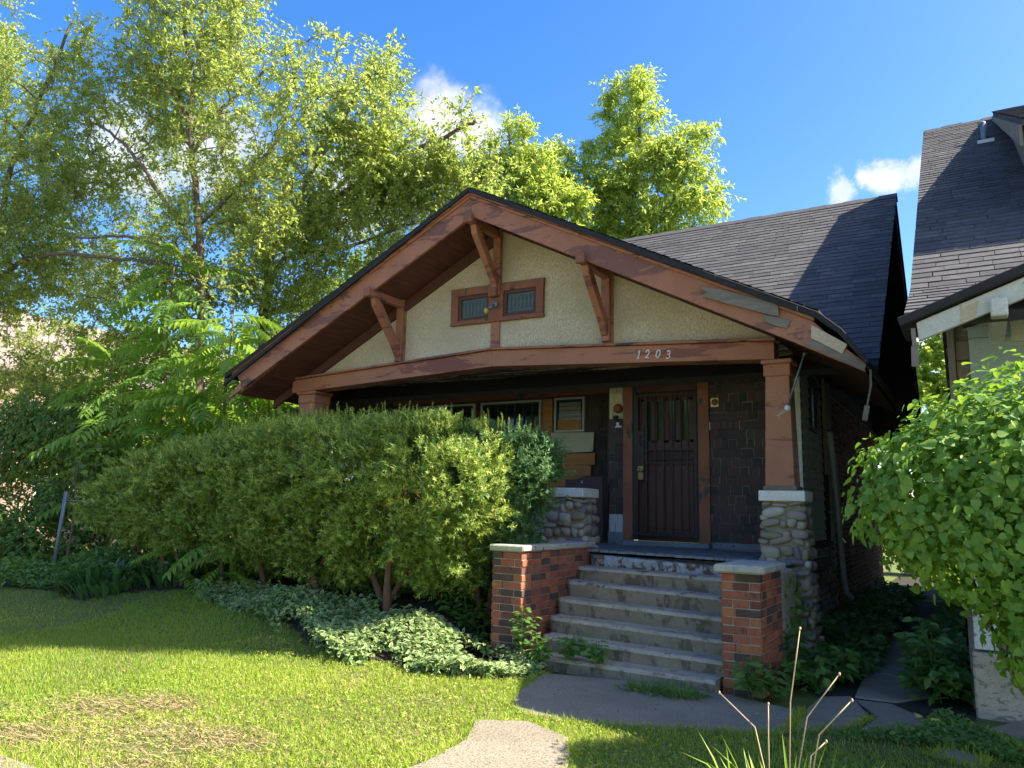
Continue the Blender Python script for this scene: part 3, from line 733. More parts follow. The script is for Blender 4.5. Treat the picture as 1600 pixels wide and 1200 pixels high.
# attic window
wf = MB()
for q in ([(-6.40, 4.135), (-4.85, 4.12), (-4.86, 4.185), (-6.38, 4.20)], [(-6.385, 4.565), (-4.86, 4.55), (-4.85, 4.665), (-6.40, 4.68)], [(-6.385, 4.19), (-6.265, 4.19), (-6.265, 4.575), (-6.385, 4.575)], [(-4.975, 4.185), (-4.862, 4.185), (-4.862, 4.56), (-4.975, 4.56)], [(-5.74, 4.18), (-5.50, 4.18), (-5.50, 4.57), (-5.74, 4.57)]):
    wf.prism(q, YW - .05, YW + .02)
awin = wf.obj('window', TRIMOLD, house, bevel=.005, label='low pair of leaded windows in the brown frame of the gable')
for xa, xb in ((-6.265, -5.74), (-5.50, -4.975)):
    s = MB()
    for q in ((xa, xb, 4.19, 4.235), (xa, xb, 4.51, 4.57), (xa, xa + .05, 4.235, 4.51), (xb - .05, xb, 4.235, 4.51)): s.box(q[0], q[1], YW - .025, YW + .01, q[2], q[3])
    s.obj('sash', TRIMDARK, awin, bevel=.003)
    p = MB(); p.box(xa + .05, xb - .05, YW - .004, YW + .0, 4.235, 4.51); p.obj('pane', STAIN, awin)
    l = MB(); n = 7; w = (xb - xa - .10) / n; zc = 4.372
    for i in range(n):
        cx = xa + .05 + w * (i + .5)
        l.tube([(cx + w * .42 * math.cos(t), YW - .007, zc + .085 * math.sin(t)) for t in [2 * math.pi * k / 12 for k in range(13)]], .0035, 4, cap=False)
        l.tube([(cx + w / 2, YW - .007, 4.235), (cx + w / 2, YW - .007, 4.51)], .0025, 4)
    for z in (4.262, 4.482): l.tube([(xa + .05, YW - .007, z), (xb - .05, YW - .007, z)], .003, 4)
    l.obj('lead_came', LEAD, awin)
b = MB(); b.box(-5.70, -5.56, YW - .14, YW - .05, 4.47, 4.66); b.obj('bracket_foot', TRIMOLD, awin, bevel=.012)
fx = MB(); fx.sphere((-5.60, YW - .09, 4.36), (.05, .03, .05)); fx.tube([(-5.60, YW - .10, 4.35), (-5.66, YW - .16, 4.29)], [.022, .03], 8)
flood = fx.obj('floodlight', GREYM, house, smooth=True, label='small floodlight with a yellow bulb under the gable window')
b = MB(); b.sphere((-5.68, YW - .19, 4.255), (.036, .036, .045)); b.obj('bulb', YELL, flood, smooth=True)

# porch ceiling, floor, base wall
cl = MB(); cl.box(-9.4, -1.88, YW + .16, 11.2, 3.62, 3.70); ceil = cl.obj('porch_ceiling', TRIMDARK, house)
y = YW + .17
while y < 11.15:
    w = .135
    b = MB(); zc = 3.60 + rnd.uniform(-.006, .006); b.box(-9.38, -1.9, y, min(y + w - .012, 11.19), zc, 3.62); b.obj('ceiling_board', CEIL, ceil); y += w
fl_ = MB(); fl_.box(-9.3, -1.7, 8.72, 11.2, .90, 1.02); pf = fl_.obj('porch_floor', FOUND, house)
x = -9.3
while x < -1.72:
    w = .115 if x > -4.8 else .23
    b = MB(); zt = 1.062 + (.028 if x < -4 else .028 * (-1.9 - x) / 2.1) + rnd.uniform(-.003, .003)
    b.box(x, min(x + w - .007, -1.7), 8.62, 11.19, zt - .028, zt); b.obj('floor_board', FLOORM, pf); x += w
sk_ = MB(); sk_.box(-9.2, -4.15, 8.66, 8.72, .86, 1.03); sk_.obj('skirt_board', FLOORM, house)
bw = MB(); bw.box(-9.3, -1.75, 8.86, 9.05, -.1, .90); bwo = bw.obj('base_wall', MORTARS, house)
stone_face(bwo, 'Y', 0, -1, .05, .86, lambda z: (-9.2, -4.75, 8.86), 99)
stone_pier(house, -2.02, -1.60, 8.78, 9.18, .02, 1.70, 5, .085, WHITEP, 'cobblestone pier with a clean white cap under the right porch column', 'FRL')
stone_pier(house, -4.70, -4.22, 8.78, 9.2, .30, 1.71, 31, .12, WHITEC, 'short cobblestone pier with a chipped white cap, no column on it', 'FRL')
stone_pier(house, -9.50, -8.90, 8.78, 9.3, .2, 1.72, 57, .05, WHITEC, 'cobblestone pier under the left porch column behind the hedge', 'FR')

def column(xc, z0, z1, tw, bw_, lab):
    b = MB(); y0, y1 = 8.80, 9.12
    vs = []
    for z, h in ((z0, bw_), (z1, tw)):
        vs += [(xc - h, 8.97 - h, z), (xc + h, 8.97 - h, z), (xc + h, 8.97 + h, z), (xc - h, 8.97 + h, z)]
    b.add(vs, [(3, 2, 1, 0), (4, 5, 6, 7)] + [(k, (k + 1) % 4, 4 + (k + 1) % 4, 4 + k) for k in range(4)])
    o = b.obj('porch_column', TRIM2, house, bevel=.006, label=lab)
    for za, zb, e in ((z1 - .14, z1 - .0, .022), (z1 - .0, z1 + .05, .045)):
        c = MB(); c.box(xc - tw - e, xc + tw + e, 8.97 - tw - e, 8.97 + tw + e, za, zb); c.obj('capital', TRIM2, o, bevel=.008)
    c = MB(); c.box(xc - bw_ - .02, xc + bw_ + .02, 8.97 - bw_ - .02, 8.97 + bw_ + .02, z0 - .022, z0 + .028); c.obj('base_block', SCRAP, o, bevel=.006)
column(-1.835, 1.84, 3.235, .125, .158, 'tapered brown right porch column')
column(-9.12, 1.85, 3.28, .16, .22, 'tapered brown left porch column rising behind the hedge')

# wall with the front door
dw = MB()
for q in ((-4.56, -4.33, 1.03, 3.64), (-3.07, -1.88, 1.03, 3.64), (-4.33, -3.07, 3.60, 3.64)): dw.box(q[0], q[1], 10.402, 10.52, q[2], q[3])
dwall = dw.obj('door_wall', surf('wall_backing', (.34, .31, .25), (.22, .20, .16), 8), house)
shingle_wall(dwall, -3.07, -1.885, 1.17, 3.60, 10.40, lambda x, z, g: (WSC[g.randrange(2)] if (x > -2.02 and 2.96 < z < 3.27) or (x < -3.04 and 2.66 < z < 2.8 and g.random() < .4) else WSB[g.randrange(4)]), seed=3)
shingle_wall(dwall, -4.56, -4.335, 1.26, 3.60, 10.40, lambda x, z, g: (WSC[g.randrange(2)] if z > 2.90 else WSW if z < 1.53 else WSB[g.randrange(4)]), wmin=.12, wmax=.2, seed=4)
for x0, x1, z0, z1 in ((-2.36, -2.24, 1.47, 1.50), (-2.33, -2.29, 1.50, 1.555)):
    b = MB(); b.box(x0, x1, 10.381, 10.386, z0, z1); b.obj('bare_patch', WSW, dwall)
bb = MB(); bb.box(-4.57, -4.33, 10.375, 10.402, 1.09, 1.26); bb.box(-3.06, -1.9, 10.385, 10.402, 1.09, 1.17); bb.obj('base_board', FLOORM, dwall, bevel=.004)
df = MB(); df.box(-4.33, -4.185, 10.36, 10.42, 1.12, 3.50); df.box(-3.225, -3.07, 10.36, 10.42, 1.12, 3.50); df.box(-4.36, -3.045, 10.35, 10.42, 3.50, 3.62)
dfr = df.obj('door_frame', TRIMOLD, house, bevel=.005)
t = MB(); t.box(-4.183, -4.14, 10.385, 10.47, 1.16, 3.46); t.box(-3.25, -3.227, 10.385, 10.47, 1.16, 3.46); t.box(-4.14, -3.25, 10.385, 10.47, 3.40, 3.46); t.obj('inner_trim', TEAL, dfr, bevel=.004)
t = MB(); t.box(-4.14, -3.25, 10.40, 10.46, 3.25, 3.398); t.obj('transom_panel', DOORM, dfr, bevel=.004)
t = MB(); t.box(-4.34, -3.06, 10.22, 10.44, 1.085, 1.15); t.obj('threshold', FLOORM, dfr, bevel=.006)
d = MB(); d.box(-4.14, -3.25, 10.46, 10.51, 1.15, 3.248)
door = d.obj('front_door', DOORM, house, label='dark brown front door with four tall narrow panes')
gx = [(-3.985, -3.925), (-3.84, -3.745), (-3.665, -3.565), (-3.475, -3.365)]
pn = MB()
last = -4.12
for a, c in gx:
    p = MB(); p.box(a, c, 10.452, 10.458, 2.56, 3.12); p.obj('pane', GLASSG, door)
for a, c in ((-4.1, -3.985), (-3.925, -3.84), (-3.745, -3.665), (-3.565, -3.475), (-3.365, -3.28)): pn.box(a, c, 10.44, 10.4595, 2.52, 3.16)
pn.box(-4.1, -3.28, 10.44, 10.4595, 2.40, 2.56); pn.box(-4.1, -3.28, 10.44, 10.4595, 3.12, 3.24)
pn.obj('stile', DOORM, door, bevel=.004)
for a, c in ((-4.06, -3.72), (-3.64, -3.32)):
    p = MB(); p.box(a, c, 10.447, 10.4595, 1.32, 2.28); p.obj('panel', DOORM, door, bevel=.006)
sd = MB()
for q in ((-4.145, -4.10, 1.20, 3.22), (-3.29, -3.245, 1.20, 3.22), (-4.10, -3.29, 3.175, 3.22), (-4.10, -3.29, 1.22, 1.27), (-4.005, -3.965, 1.25, 3.19)): sd.box(q[0], q[1], 10.37, 10.40, q[2], q[3])
secd = sd.obj('security_door', IRON, house, bevel=.003, label='dark iron security door with vertical bars')
for x in (-3.85, -3.725, -3.60, -3.48, -3.375):
    b = MB(); b.box(x - .009, x + .009, 10.375, 10.393, 1.26, 3.18); b.obj('bar', IRON, secd)
for z in (2.42, 2.235, 2.30):
    b = MB(); b.box(-3.965, -3.29, 10.378, 10.39, z - .01, z + .01); b.obj('cross_bar', IRON, secd)
for k, x in enumerate((-3.91, -3.79, -3.66, -3.54, -3.43)):
    b = MB(); b.tube([(x + .035 * math.cos(t) * (1 - t / 14), 10.38, 2.32 + .03 * math.sin(t) + (.05 if k % 2 else .02)) for t in [i * .55 for i in range(14)]], .005, 4); b.obj('scroll', IRON, secd)
b = MB(); b.box(-4.10, -4.005, 10.36, 10.40, 2.02, 2.70); lk = b.obj('lock_plate', IRON, secd, bevel=.004)
b = MB(); b.tube([(-4.055, 10.34, 2.62), (-4.085, 10.325, 2.55), (-4.055, 10.32, 2.47), (-4.03, 10.34, 2.52)], .008, 6); b.obj('pull_ring', IRON, lk, smooth=True)
b = MB(); b.sphere((-4.075, 10.33, 2.135), .03); b.sphere((-4.04, 10.335, 2.12), .022); b.box(-4.095, -4.02, 10.352, 10.361, 2.0, 2.19); b.obj('knob', BRASS, lk, smooth=False)
# lamp plates, name plaque
b = MB(); b.sphere((-4.41, 10.34, 3.03), (.062, .03, .062), n=14); b.tube([(-4.41, 10.36, 3.03), (-4.41, 10.40, 3.03)], .07, 14)
l1 = b.obj('porch_light', ORANGEP, house, smooth=True, label='round rusty porch light plate left of the door')
b = MB(); b.sphere((-4.43, 10.33, 2.90), (.045, .04, .03)); b.obj('socket', IRON, l1, smooth=True)
b = MB(); b.box(-4.46, -4.36, 10.378, 10.386, 2.755, 2.78); b.box(-4.44, -4.40, 10.376, 10.386, 2.78, 2.83); b.obj('paper_tag', WHITEPL, l1)
b = MB(); b.box(-3.05, -2.93, 10.37, 10.392, 2.985, 3.12)
l2 = b.obj('doorbell_plate', BRASS, house, bevel=.006, label='square orange lamp plate right of the door')
b = MB(); b.sphere((-2.985, 10.362, 3.055), (.045, .02, .045), n=14); b.obj('cover', ORANGEP, l2, smooth=True)
b = MB(); b.box(-3.06, -2.66, 10.372, 10.390, 2.675, 2.80); plq = b.obj('address_plaque', WSB[3], house, bevel=.005, label='brown painted-over plaque on the dark shingles')
for i in range(4):
    b = MB(); x = -2.96 + i * .082; b.box(x, x + .052, 10.364, 10.373, 2.70, 2.775); b.obj('raised_tile', surf('plaque_tile_%d' % i, (.085, .05, .04), (.06, .035, .03), 9, .5), plq, bevel=.004)
for a, c in ((-3.075, -3.05), (-2.672, -2.655)):
    b = MB(); b.box(a, c, 10.374, 10.388, 2.68, 2.79); b.obj('bare_edge', WSC[0], plq)

# recessed porch wall at left with windows and boards
yb = 11.2
bk = MB(); bk.box(-9.4, -4.56, yb, yb + .12, 1.0, 3.62); bk.box(-4.64, -4.56, 10.52, yb, 1.0, 3.62); bwall = bk.obj('porch_wall', WSB[1], house)
shingle_wall(bwall, -5.10, -4.62, 1.10, 3.50, yb, lambda x, z, g: WSB[g.randrange(4)], seed=8)
shingle_wall(bwall, -9.3, -5.72, 1.12, 1.70, yb, lambda x, z, g: WSC[g.randrange(2)] if z > 1.4 else WSW, seed=9, expo=.16)
b = MB(); b.box(-9.3, -4.9, yb - .05, yb, 3.40, 3.56); b.obj('header_board', TRIMOLD, bwall, bevel=.004)
b = MB(); b.box(-9.3, -5.75, yb - .10, yb, 1.72, 1.80); b.obj('window_sill', NWHITE, bwall, bevel=.006)
b = MB(); b.box(-9.2, -5.6, yb - .03, yb, 1.04, 1.18); b.obj('base_board', TRIMDARK, bwall)
def sash_window(x0, x1, z0, z1, lab, bars=0):
    f = MB(); t = .035
    for q in ((x0, x1, z1 - t, z1), (x0, x1, z0, z0 + t), (x0, x0 + t, z0 + t, z1 - t), (x1 - t, x1, z0 + t, z1 - t)): f.box(q[0], q[1], yb - .05, yb - .002, q[2], q[3])
    w = f.obj('window', NWHITE, bwall, bevel=.003, label=lab)
    g = MB()
    t2 = .06
    for q in ((x0 + t, x1 - t, z1 - t2, z1 - t), (x0 + t, x0 + t2, z0 + t, z1 - t2), (x1 - t2, x1 - t, z0 + t, z1 - t2)): g.box(q[0], q[1], yb - .035, yb - .006, q[2], q[3])
    g.obj('sash', TEAL, w)
    p = MB(); p.box(x0 + t, x1 - t, yb - .012, yb - .005, z0 + t, z1 - t); p.obj('pane', GLASS, w)
    for i in range(bars):
        x = x0 + (x1 - x0) * (i + 1) / (bars + 1); p = MB(); p.box(x - .012, x + .012, yb - .03, yb - .013, z1 - .45, z1 - t2); p.obj('muntin', TEAL, w)
    return w
sash_window(-7.33, -6.13, 1.82, 3.36, 'wide porch window with small upper bars', 6)
sash_window(-8.72, -7.45, 1.82, 3.36, 'wide porch window nearest the left end', 6)
w = sash_window(-5.88, -5.33, 2.80, 3.37, 'narrow white framed window above the boards')
b = MB()
for i in range(4): b.box(-5.80, -5.41, yb - .020, yb - .013, 3.02 + i * .07, 3.082 + i * .07)
b.obj('blind', BLIND, w)
b = MB(); b.box(-5.83, -5.38, yb - .024, yb - .014, 2.84, 3.01); b.obj('inner_board', PLY, w)
b = MB(); b.box(-6.10, -5.92, yb - .04, yb, 1.80, 3.36); b.obj('window_board', PLY, bwall, bevel=.003, label='upright orange wood board between the porch windows')
b = MB(); b.box(-7.2, -6.12, yb - .03, yb - .014, 1.84, 2.55); b.obj('window_board', PLY, bwall, bevel=.003, label='plywood sheet low over the wide porch window')
b = MB(); b.prism([(-5.91, 2.455), (-5.16, 2.47), (-5.14, 2.78), (-5.91, 2.795)], yb - .085, yb - .045); b.obj('window_board', CREAMB, bwall, bevel=.003, label='cream flaking board under the narrow window')
for z0, z1, xr in ((2.265, 2.45, -5.13), (2.09, 2.26, -5.20), (1.92, 2.085, -5.22), (1.78, 1.915, -5.22)):
    b = MB(); b.box(-5.90, xr, yb - .07, yb - .03, z0, z1); b.obj('plank', PLY, bwall, bevel=.003)

# right side wall: clapboards, window, planks, brick part
XS = -1.90
sw = MB(); sw.box(XS - .15, XS, 10.52, 19.2, 0, 3.75); swall = sw.obj('side_wall', FOUND, house)
b = MB(); b.prism([(10.3, 3.55), (14.83, 7.15), (19.2, 3.4)], XS - .12, XS - .01, axis='X'); b.obj('side_gable', SHM[2], house)
z = 1.22
while z < 3.45:
    b = MB(); y0, y1 = 10.41, 12.0
    b.add([(XS + .030, y0, z), (XS + .030, y1, z), (XS + .006, y1, z + .142), (XS + .006, y0, z + .142), (XS - .01, y0, z), (XS - .01, y1, z)], [(0, 1, 2, 3), (0, 4, 5, 1), (0, 3, 4)])
    b.obj('clapboard', CLAP, swall); z += .138
b = MB(); b.box(XS - .10, XS + .024, 10.385, 10.41, 1.1, 3.6); b.obj('corner_board', CLAP, swall)
b = MB()
for q in ((11.02, 11.56, 2.70, 2.77), (11.02, 11.56, 3.38, 3.46), (11.02, 11.09, 2.77, 3.38), (11.49, 11.56, 2.77, 3.38)): b.box(XS + .01, XS + .05, q[0], q[1], q[2], q[3])
w = b.obj('window', TEAL, swall, label='small dark window in the clapboard side wall')
b = MB(); b.box(XS + .015, XS + .028, 11.09, 11.49, 2.77, 3.38); b.obj('pane', STAIN, w)
b = MB(); b.box(XS + .03, XS + .08, 12.02, 12.52, 2.15, 3.75); b.obj('upright_plank', surf('olive_old_plank', (.42, .37, .22), (.32, .28, .17), 4, .8, .5), swall, bevel=.004)
b = MB(); b.tube([(XS + .16, 11.75, 2.75), (XS + .16, 11.98, 2.3), (XS + .16, 12.55, .62), (XS + .18, 12.62, .45), (XS + .26, 12.64, .36)], .042, 8)
ds = b.obj('downspout', SPOUT, house, smooth=True, label='pale leaning downspout on the right side wall')
b = MB(); b.tube([(XS + .0, 12.43, 1.62), (XS + .13, 12.45, 1.62), (XS + .2, 12.47, 1.62)], .012, 5); b.box(XS + .02, XS + .16, 12.40, 12.52, 1.60, 1.63); b.obj('strap', SPOUT, ds)
b = MB(); b.tube([(XS + .12, 12.55, 2.5), (XS + .12, 12.75, 1.75)], .012, 5); b.obj('loose_wire', SPOUT, house)
bs = MB(); bs.box(XS, XS + .06, 12.56, 19.1, -.05, 3.40); bs2 = bs.obj('brick_wall', MORTAR, house)
jb = MB(); z = .02; r = 0
while z < 3.36:
    y = 12.57 + (.1 if r % 2 else 0)
    while y < 18.9:
        mi = pickw((.30, .30, .08, .16, .16)); px = rnd.uniform(0, .008)
        jb.add([(XS + .062 + px, y, z), (XS + .062 + px, y + .19, z), (XS + .062 + px, y + .19, z + .063), (XS + .062 + px, y, z + .063), (XS + .05, y, z), (XS + .05, y + .19, z), (XS + .05, y + .19, z + .063), (XS + .05, y, z + .063)], [(0, 1, 2, 3), (3, 2, 6, 7), (0, 4, 5, 1), (0, 3, 7, 4)], mi)
        y += .2
    z += .0765; r += 1
jb.obj('brickwork', BRICKM, bs2, stuff=True)
fo = MB(); fo.box(XS - .1, XS + .04, 9.2, 12.55, -.1, 1.19); foo = fo.obj('stone_foundation', FOUND, house)
stone_face(foo, 'X', 0, 1, .1, 1.12, lambda z: (10.5, 12.4, XS + .03), 71)

# main roof
E0 = (9.96, 3.35); RG = (14.83, 7.32); EB = (19.5, 3.2)
mr = MB()
mr.prism([(E0[0], E0[1] - .08), (E0[0], E0[1]), RG, (RG[0], RG[1] - .10)], -10.45, -.9, axis='X')
mr.prism([(RG[0] + .002, RG[1] - .10), (RG[0] + .002, RG[1]), EB, (EB[0], EB[1] - .08)], -10.45, -.9, axis='X')
mroof = mr.obj('main_roof', TAR, house)
def gtopx(p): return p.z > gtop(p.x) - .02 if -10.2 < p.x < -1.0 else True
roof_shingles(mroof, (-10.45, E0[0] - .02, E0[1] - .01), (-.885, E0[0] - .02, E0[1] - .01), (-10.45, RG[0], RG[1]), (-.885, RG[0], RG[1]), .148, .33, SHM, 300, 33, gtopx)
b = MB()
for i in range(32): b.prism([(RG[0] - .14, RG[1] - .085), (RG[0], RG[1] + .03 + .008 * (i % 2)), (RG[0] + .14, RG[1] - .085), (RG[0], RG[1] + .005)], -10.45 + i * .299, -10.45 + i * .299 + .30, axis='X')
b.obj('ridge_cap', SHM, mroof)
b = MB(); b.prism([(E0[0] + .05, E0[1] - .24), (E0[0] + .05, E0[1] - .085), (RG[0], RG[1] - .105), (RG[0], RG[1] - .27)], -.96, -.93, axis='X')
b.prism([(EB[0], EB[1] - .24), (EB[0], EB[1] - .085), (RG[0], RG[1] - .105), (RG[0], RG[1] - .27)], -.96, -.93, axis='X'); b.obj('verge_board', TRIMDARK, mroof)
b = MB()
for yy in (11.6, 13.2): b.box(-1.9, -.97, yy, yy + .1, E0[1] + .815 * (yy - E0[0]) - .36, E0[1] + .815 * (yy - E0[0]) - .22)
b.obj('lookout', TRIMDARK, mroof)
b = MB()
pts = [(-.83, YF + .25, 3.02), (-.83, YF + .22, 2.85), (-.87, YF + .2, 2.65), (-.90, YF + .2, 2.50)]
for a, c, w in zip(pts[:-1], pts[1:], (.02, .035, .05)): b.bar(a, c, w, .008)
b.obj('hanging_flashing', SCRAP, house, label='torn strip of flashing hanging from the right eave')
b = MB(); b.tube([(-1.70, 8.70, 2.74), (-1.50, 8.62, 3.27)], .012, 6); b.sphere((-1.495, 8.62, 3.28), .018)
fp = b.obj('flag_rod', GREYM, house, smooth=True, label='slanted metal rod clamped to the right porch column')
b = MB(); b.sphere((-1.71, 8.72, 2.71), (.035, .03, .04)); b.tube([(-1.72, 8.70, 2.70), (-1.78, 8.68, 2.66), (-1.80, 8.68, 2.58)], .004, 4); b.tube([(-1.70, 8.70, 2.69), (-1.75, 8.66, 2.65), (-1.82, 8.66, 2.62)], .004, 4); b.obj('clamp', WHITEPL, fp, smooth=True)

# headboard leaning by the pier
b = MB(); b.prism([(-5.20, 1.10), (-4.60, 1.10), (-4.60, 2.04), (-4.75, 2.04), (-4.84, 2.045), (-4.93, 2.03), (-5.05, 2.0), (-5.20, 1.995)], 10.24, 10.28)
hb = b.obj('headboard', HEADB, bevel=.006); tag(hb, 'dark brown headboard leaning behind the short stone pier', 'headboard')
b = MB(); b.prism([(-5.19, 1.86), (-4.61, 1.86), (-4.61, 1.865), (-5.19, 1.865)], 10.236, 10.24); b.box(-4.925, -4.905, 10.234, 10.24, 1.95, 1.98, 0); b.obj('trim_and_tag', WHITEPL if False else HEADB, hb)
b = MB(); b.box(-4.928, -4.912, 10.233, 10.2395, 1.945, 1.975); b.obj('price_tag', WHITEPL, hb)

# ------------------------------------------------------------ steps and the two brick piers
steps = thing('porch_steps', 'worn concrete porch steps with blue and red paint traces', 'steps', (-3.0, 6.95, 0))
SZ = [(1.035, .965, 8.50, -4.00, CONCB), (.905, .885, 8.22, -4.05, CONCR), (.763, .715, 7.97, -4.05, CONCR), (.595, .545, 7.70, -4.03, CONC), (.432, .385, 7.43, -3.98, CONC), (.275, .245, 7.16, -3.92, CONC), (.125, .125, 6.90, -3.82, CONC)]
for k, (zl, zr, yf, xl, m) in enumerate(SZ):
    nx = 34; x0, x1 = xl, -2.03; vs = []; fs = []
    prev = SZ[k + 1] if k + 1 < len(SZ) else (-.05, -.05, 0, 0, 0)
    for i in range(nx + 1):
        t = i / nx; x = x0 + (x1 - x0) * t; z = zl + (zr - zl) * t; zb = prev[0] + (prev[1] - prev[0]) * t - .04
        j = rnd.uniform(-.004, .004); jz = rnd.uniform(-.002, .0015); y = yf + .05 * (1 - t) + (.05 if i == 0 else 0)
        vs += [(x, 8.9, z + jz), (x, y + .16, z + jz - .002), (x, y + .028 + j, z + jz), (x, y + .008 + j, z - .010 + jz), (x, y + j, z - .035), (x, y + .01 + j * .6, (z + zb) / 2), (x, y + .018 + j * .5, zb), (x, 8.9, zb)]
    for i in range(nx):
        for q in range(7): fs.append((i * 8 + q, i * 8 + q + 1, i * 8 + 9 + q, i * 8 + 8 + q))
    fs += [tuple(range(7, -1, -1)), tuple(range(nx * 8, nx * 8 + 8))]
    s = MB(); s.add(vs, fs)
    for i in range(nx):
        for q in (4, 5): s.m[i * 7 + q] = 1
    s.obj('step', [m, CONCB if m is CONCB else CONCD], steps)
lp = thing('brick_pier', 'long brick pier left of the steps with a paint-chipped cap', 'pier', (-4.25, 7.9, .05), 'brick piers beside the steps')
brick_pier(lp, -4.425, -4.06, 7.05, 8.76, .04, 1.105)
c = MB(); c.prism([(-4.455, 7.02), (-4.03, 7.02), (-4.035, 8.80), (-4.455, 8.80)], 1.108, 1.175, axis='Z'); c.obj('cap', CAPC, lp, bevel=.014)
rp = thing('brick_pier', 'short brick pier right of the steps beside the stone pier', 'pier', (-1.83, 7.4, 0), 'brick piers beside the steps')
brick_pier(rp, -2.005, -1.655, 7.04, 7.86, -.02, 1.03)
c = MB(); c.prism([(-2.055, 6.99), (-1.605, 6.99), (-1.61, 7.90), (-2.05, 7.90)], 1.033, 1.105, axis='Z'); c.obj('cap', CAPC, rp, bevel=.016)
b = MB(); b.box(-2.03, -1.66, 7.92, 8.62, .0, 1.0); b.obj('step_cheek', CONC, steps)
for q in range(4):
    link('brick', boxmesh('brick', .095, .19, .06, BRICKM[1]), steps, (-1.93 + .0, 8.03 + q * .2, 1.032))

# ------------------------------------------------------------ neighbouring house at right
nb = thing('neighbour_house', 'dark roofed house with flaking white rake board at the right edge', 'house', (4, 11, 0))
NL = (6.63, 3.10); NK = (7.79, 3.63); NR = (14.8, 8.40); NBK = (21.5, 3.6); NX = -.40
b = MB()
for A, B_ in ((NL, NK), (NK, NR), (NR, NBK)):
    b.prism([(A[0], A[1] - .09), (A[0], A[1] - .005), (B_[0] - .001, B_[1] - .005), (B_[0] - .001, B_[1] - .09)], NX, 9.0, axis='X')
nroof = b.obj('main_roof', TAR, nb)
def ngable(x): return 3.10 + .37 * (x + .40) if x < 4.3 else 4.84 - .37 * (x - 4.3)
roof_shingles(nroof, (NX, NK[0], NK[1] + .002), (5.2, NK[0], NK[1] + .002), (NX, NR[0], NR[1]), (5.2, NR[0], NR[1]), .148, .30, SHN, 230, 61, lambda p: p.z > ngable(p.x) - .1)
roof_shingles(nroof, (NX, NL[0] - .02, NL[1] + .0), (5.2, NL[0] - .02, NL[1] + .0), (NX, NK[0], NK[1] + .004), (5.2, NK[0], NK[1] + .004), .148, .30, SHN, 60, 62, lambda p: p.z > ngable(p.x) - .1)
b = MB()
for i in range(20): b.prism([(NR[0] - .14, NR[1] - .10), (NR[0], NR[1] + .03 + .012 * (i % 2)), (NR[0] + .14, NR[1] - .10), (NR[0], NR[1])], NX + i * .3, NX + i * .3 + .302, axis='X')
b.obj('ridge_cap', SHN, nroof)
b = MB(); b.tube([(.46, 13.25, 7.25), (.46, 13.25, 7.62)], .045, 8, cap=True); b.sphere((.44, 13.25, 7.63), (.06, .05, .04), 0)
vp_ = b.obj('vent_pipe', GREYM, nb, smooth=True, label='small metal vent pipe high on the neighbouring roof')
b = MB(); b.box(.36, .58, 13.06, 13.16, 7.205, 7.285); b.obj('flashing', WHITEPL, vp_)
# shed dormer
b = MB(); b.prism([(9.2, 5.66), (9.2, 5.74), (14.7, 8.46), (14.7, 8.36)], .66, 5.0, axis='X'); dm = b.obj('dormer', SHN, nb)
roof_shingles(dm, (.64, 9.15, 5.735), (4.0, 9.15, 5.735), (.64, 14.7, 8.465), (4.0, 14.7, 8.465), .165, .34, SHN, 0, 63)
b = MB(); b.prism([(9.2, 5.44), (9.2, 5.68), (14.5, 8.30), (14.4, 8.18)], .63, .66, axis='X'); b.obj('rake_board', GREYW, dm)
b = MB(); b.prism([(9.5, 4.6), (9.5, 5.75), (14.2, 8.15), (13.9, 7.8)], .80, 5.0, axis='X'); b.obj('cheek', GREYW, dm)
# front gable rake, block, walls
b = MB(); YN = 6.56
b.prism([(-.30, 2.90), (4.2, 4.56), (4.2, 4.74), (-.31, 3.045)], YN, YN + .05); nr_ = b.obj('rake_board', NWHITE, nb, bevel=.004)
b = MB(); b.prism([(-.42, 3.02), (4.2, 4.76), (4.2, 4.84), (-.44, 3.085)], YN - .05, YN + .6); b.obj('roof_edge', TAR, nr_, bevel=.006)
b = MB(); b.prism([(-.02, 3.025), (.02, 3.13), (.11, 3.17), (.08, 3.05)], YN - .006, YN - .002); b.prism([(-.012, 3.01), (.0, 3.01), (.0, 3.16), (-.012, 3.16)], YN - .004, YN - .001); b.obj('split', RAWW, nr_)
b = MB(); b.box(.18, .29, YN + .0 - .05, YN + .9, 3.03, 3.17); b.obj('beam_end', NWHITE, nb, bevel=.01)
b = MB()
b.bar((-.335, YN - .0, 3.0), (-.33, YN - .0, 2.86), .03, .03); b.bar((-.33, YN, 2.86), (-.335, YN, 2.70), .05, .02); b.obj('gutter_scrap', GREYW, nb)
b = MB(); b.box(-.12, 8.3, 7.62, 7.72, .35, 3.2); b.box(-.12, -.0, 7.72, 21.0, 0, 3.3); nw = b.obj('wall', GREYW, nb)
b = MB(); b.prism([(21, 3.3), (14.8, 8.2), (8.0, 3.3)], -.1, .0, axis='X'); b.obj('side_gable', GREYW, nb)
z = .5
for i in range(19):
    b = MB(); b.add([(-.145, 7.75, z), (-.145, 20.9, z), (-.125, 20.9, z + .14), (-.125, 7.75, z + .14), (-.12, 7.75, z), (-.12, 20.9, z)], [(0, 3, 2, 1), (0, 1, 5, 4)]); b.obj('clapboard', GREYW, nw); z += .142
b = MB(); b.prism([(.0, 3.18), (8.2, 3.18), (4.3, 4.6)], 7.60, 7.70); b.obj('gable_wall', NWHITE, nb)
b = MB(); b.box(-.13, -.075, 7.56, 7.63, .75, 3.2); b.obj('corner_post', GREYW, nw, bevel=.005)
for i, z in enumerate((2.62, 2.82, 3.0)):
    b = MB(); b.box(-.07, .03, 7.585, 7.62, z - .09, z + .08); b.obj('board', GREYW, nw, bevel=.003)
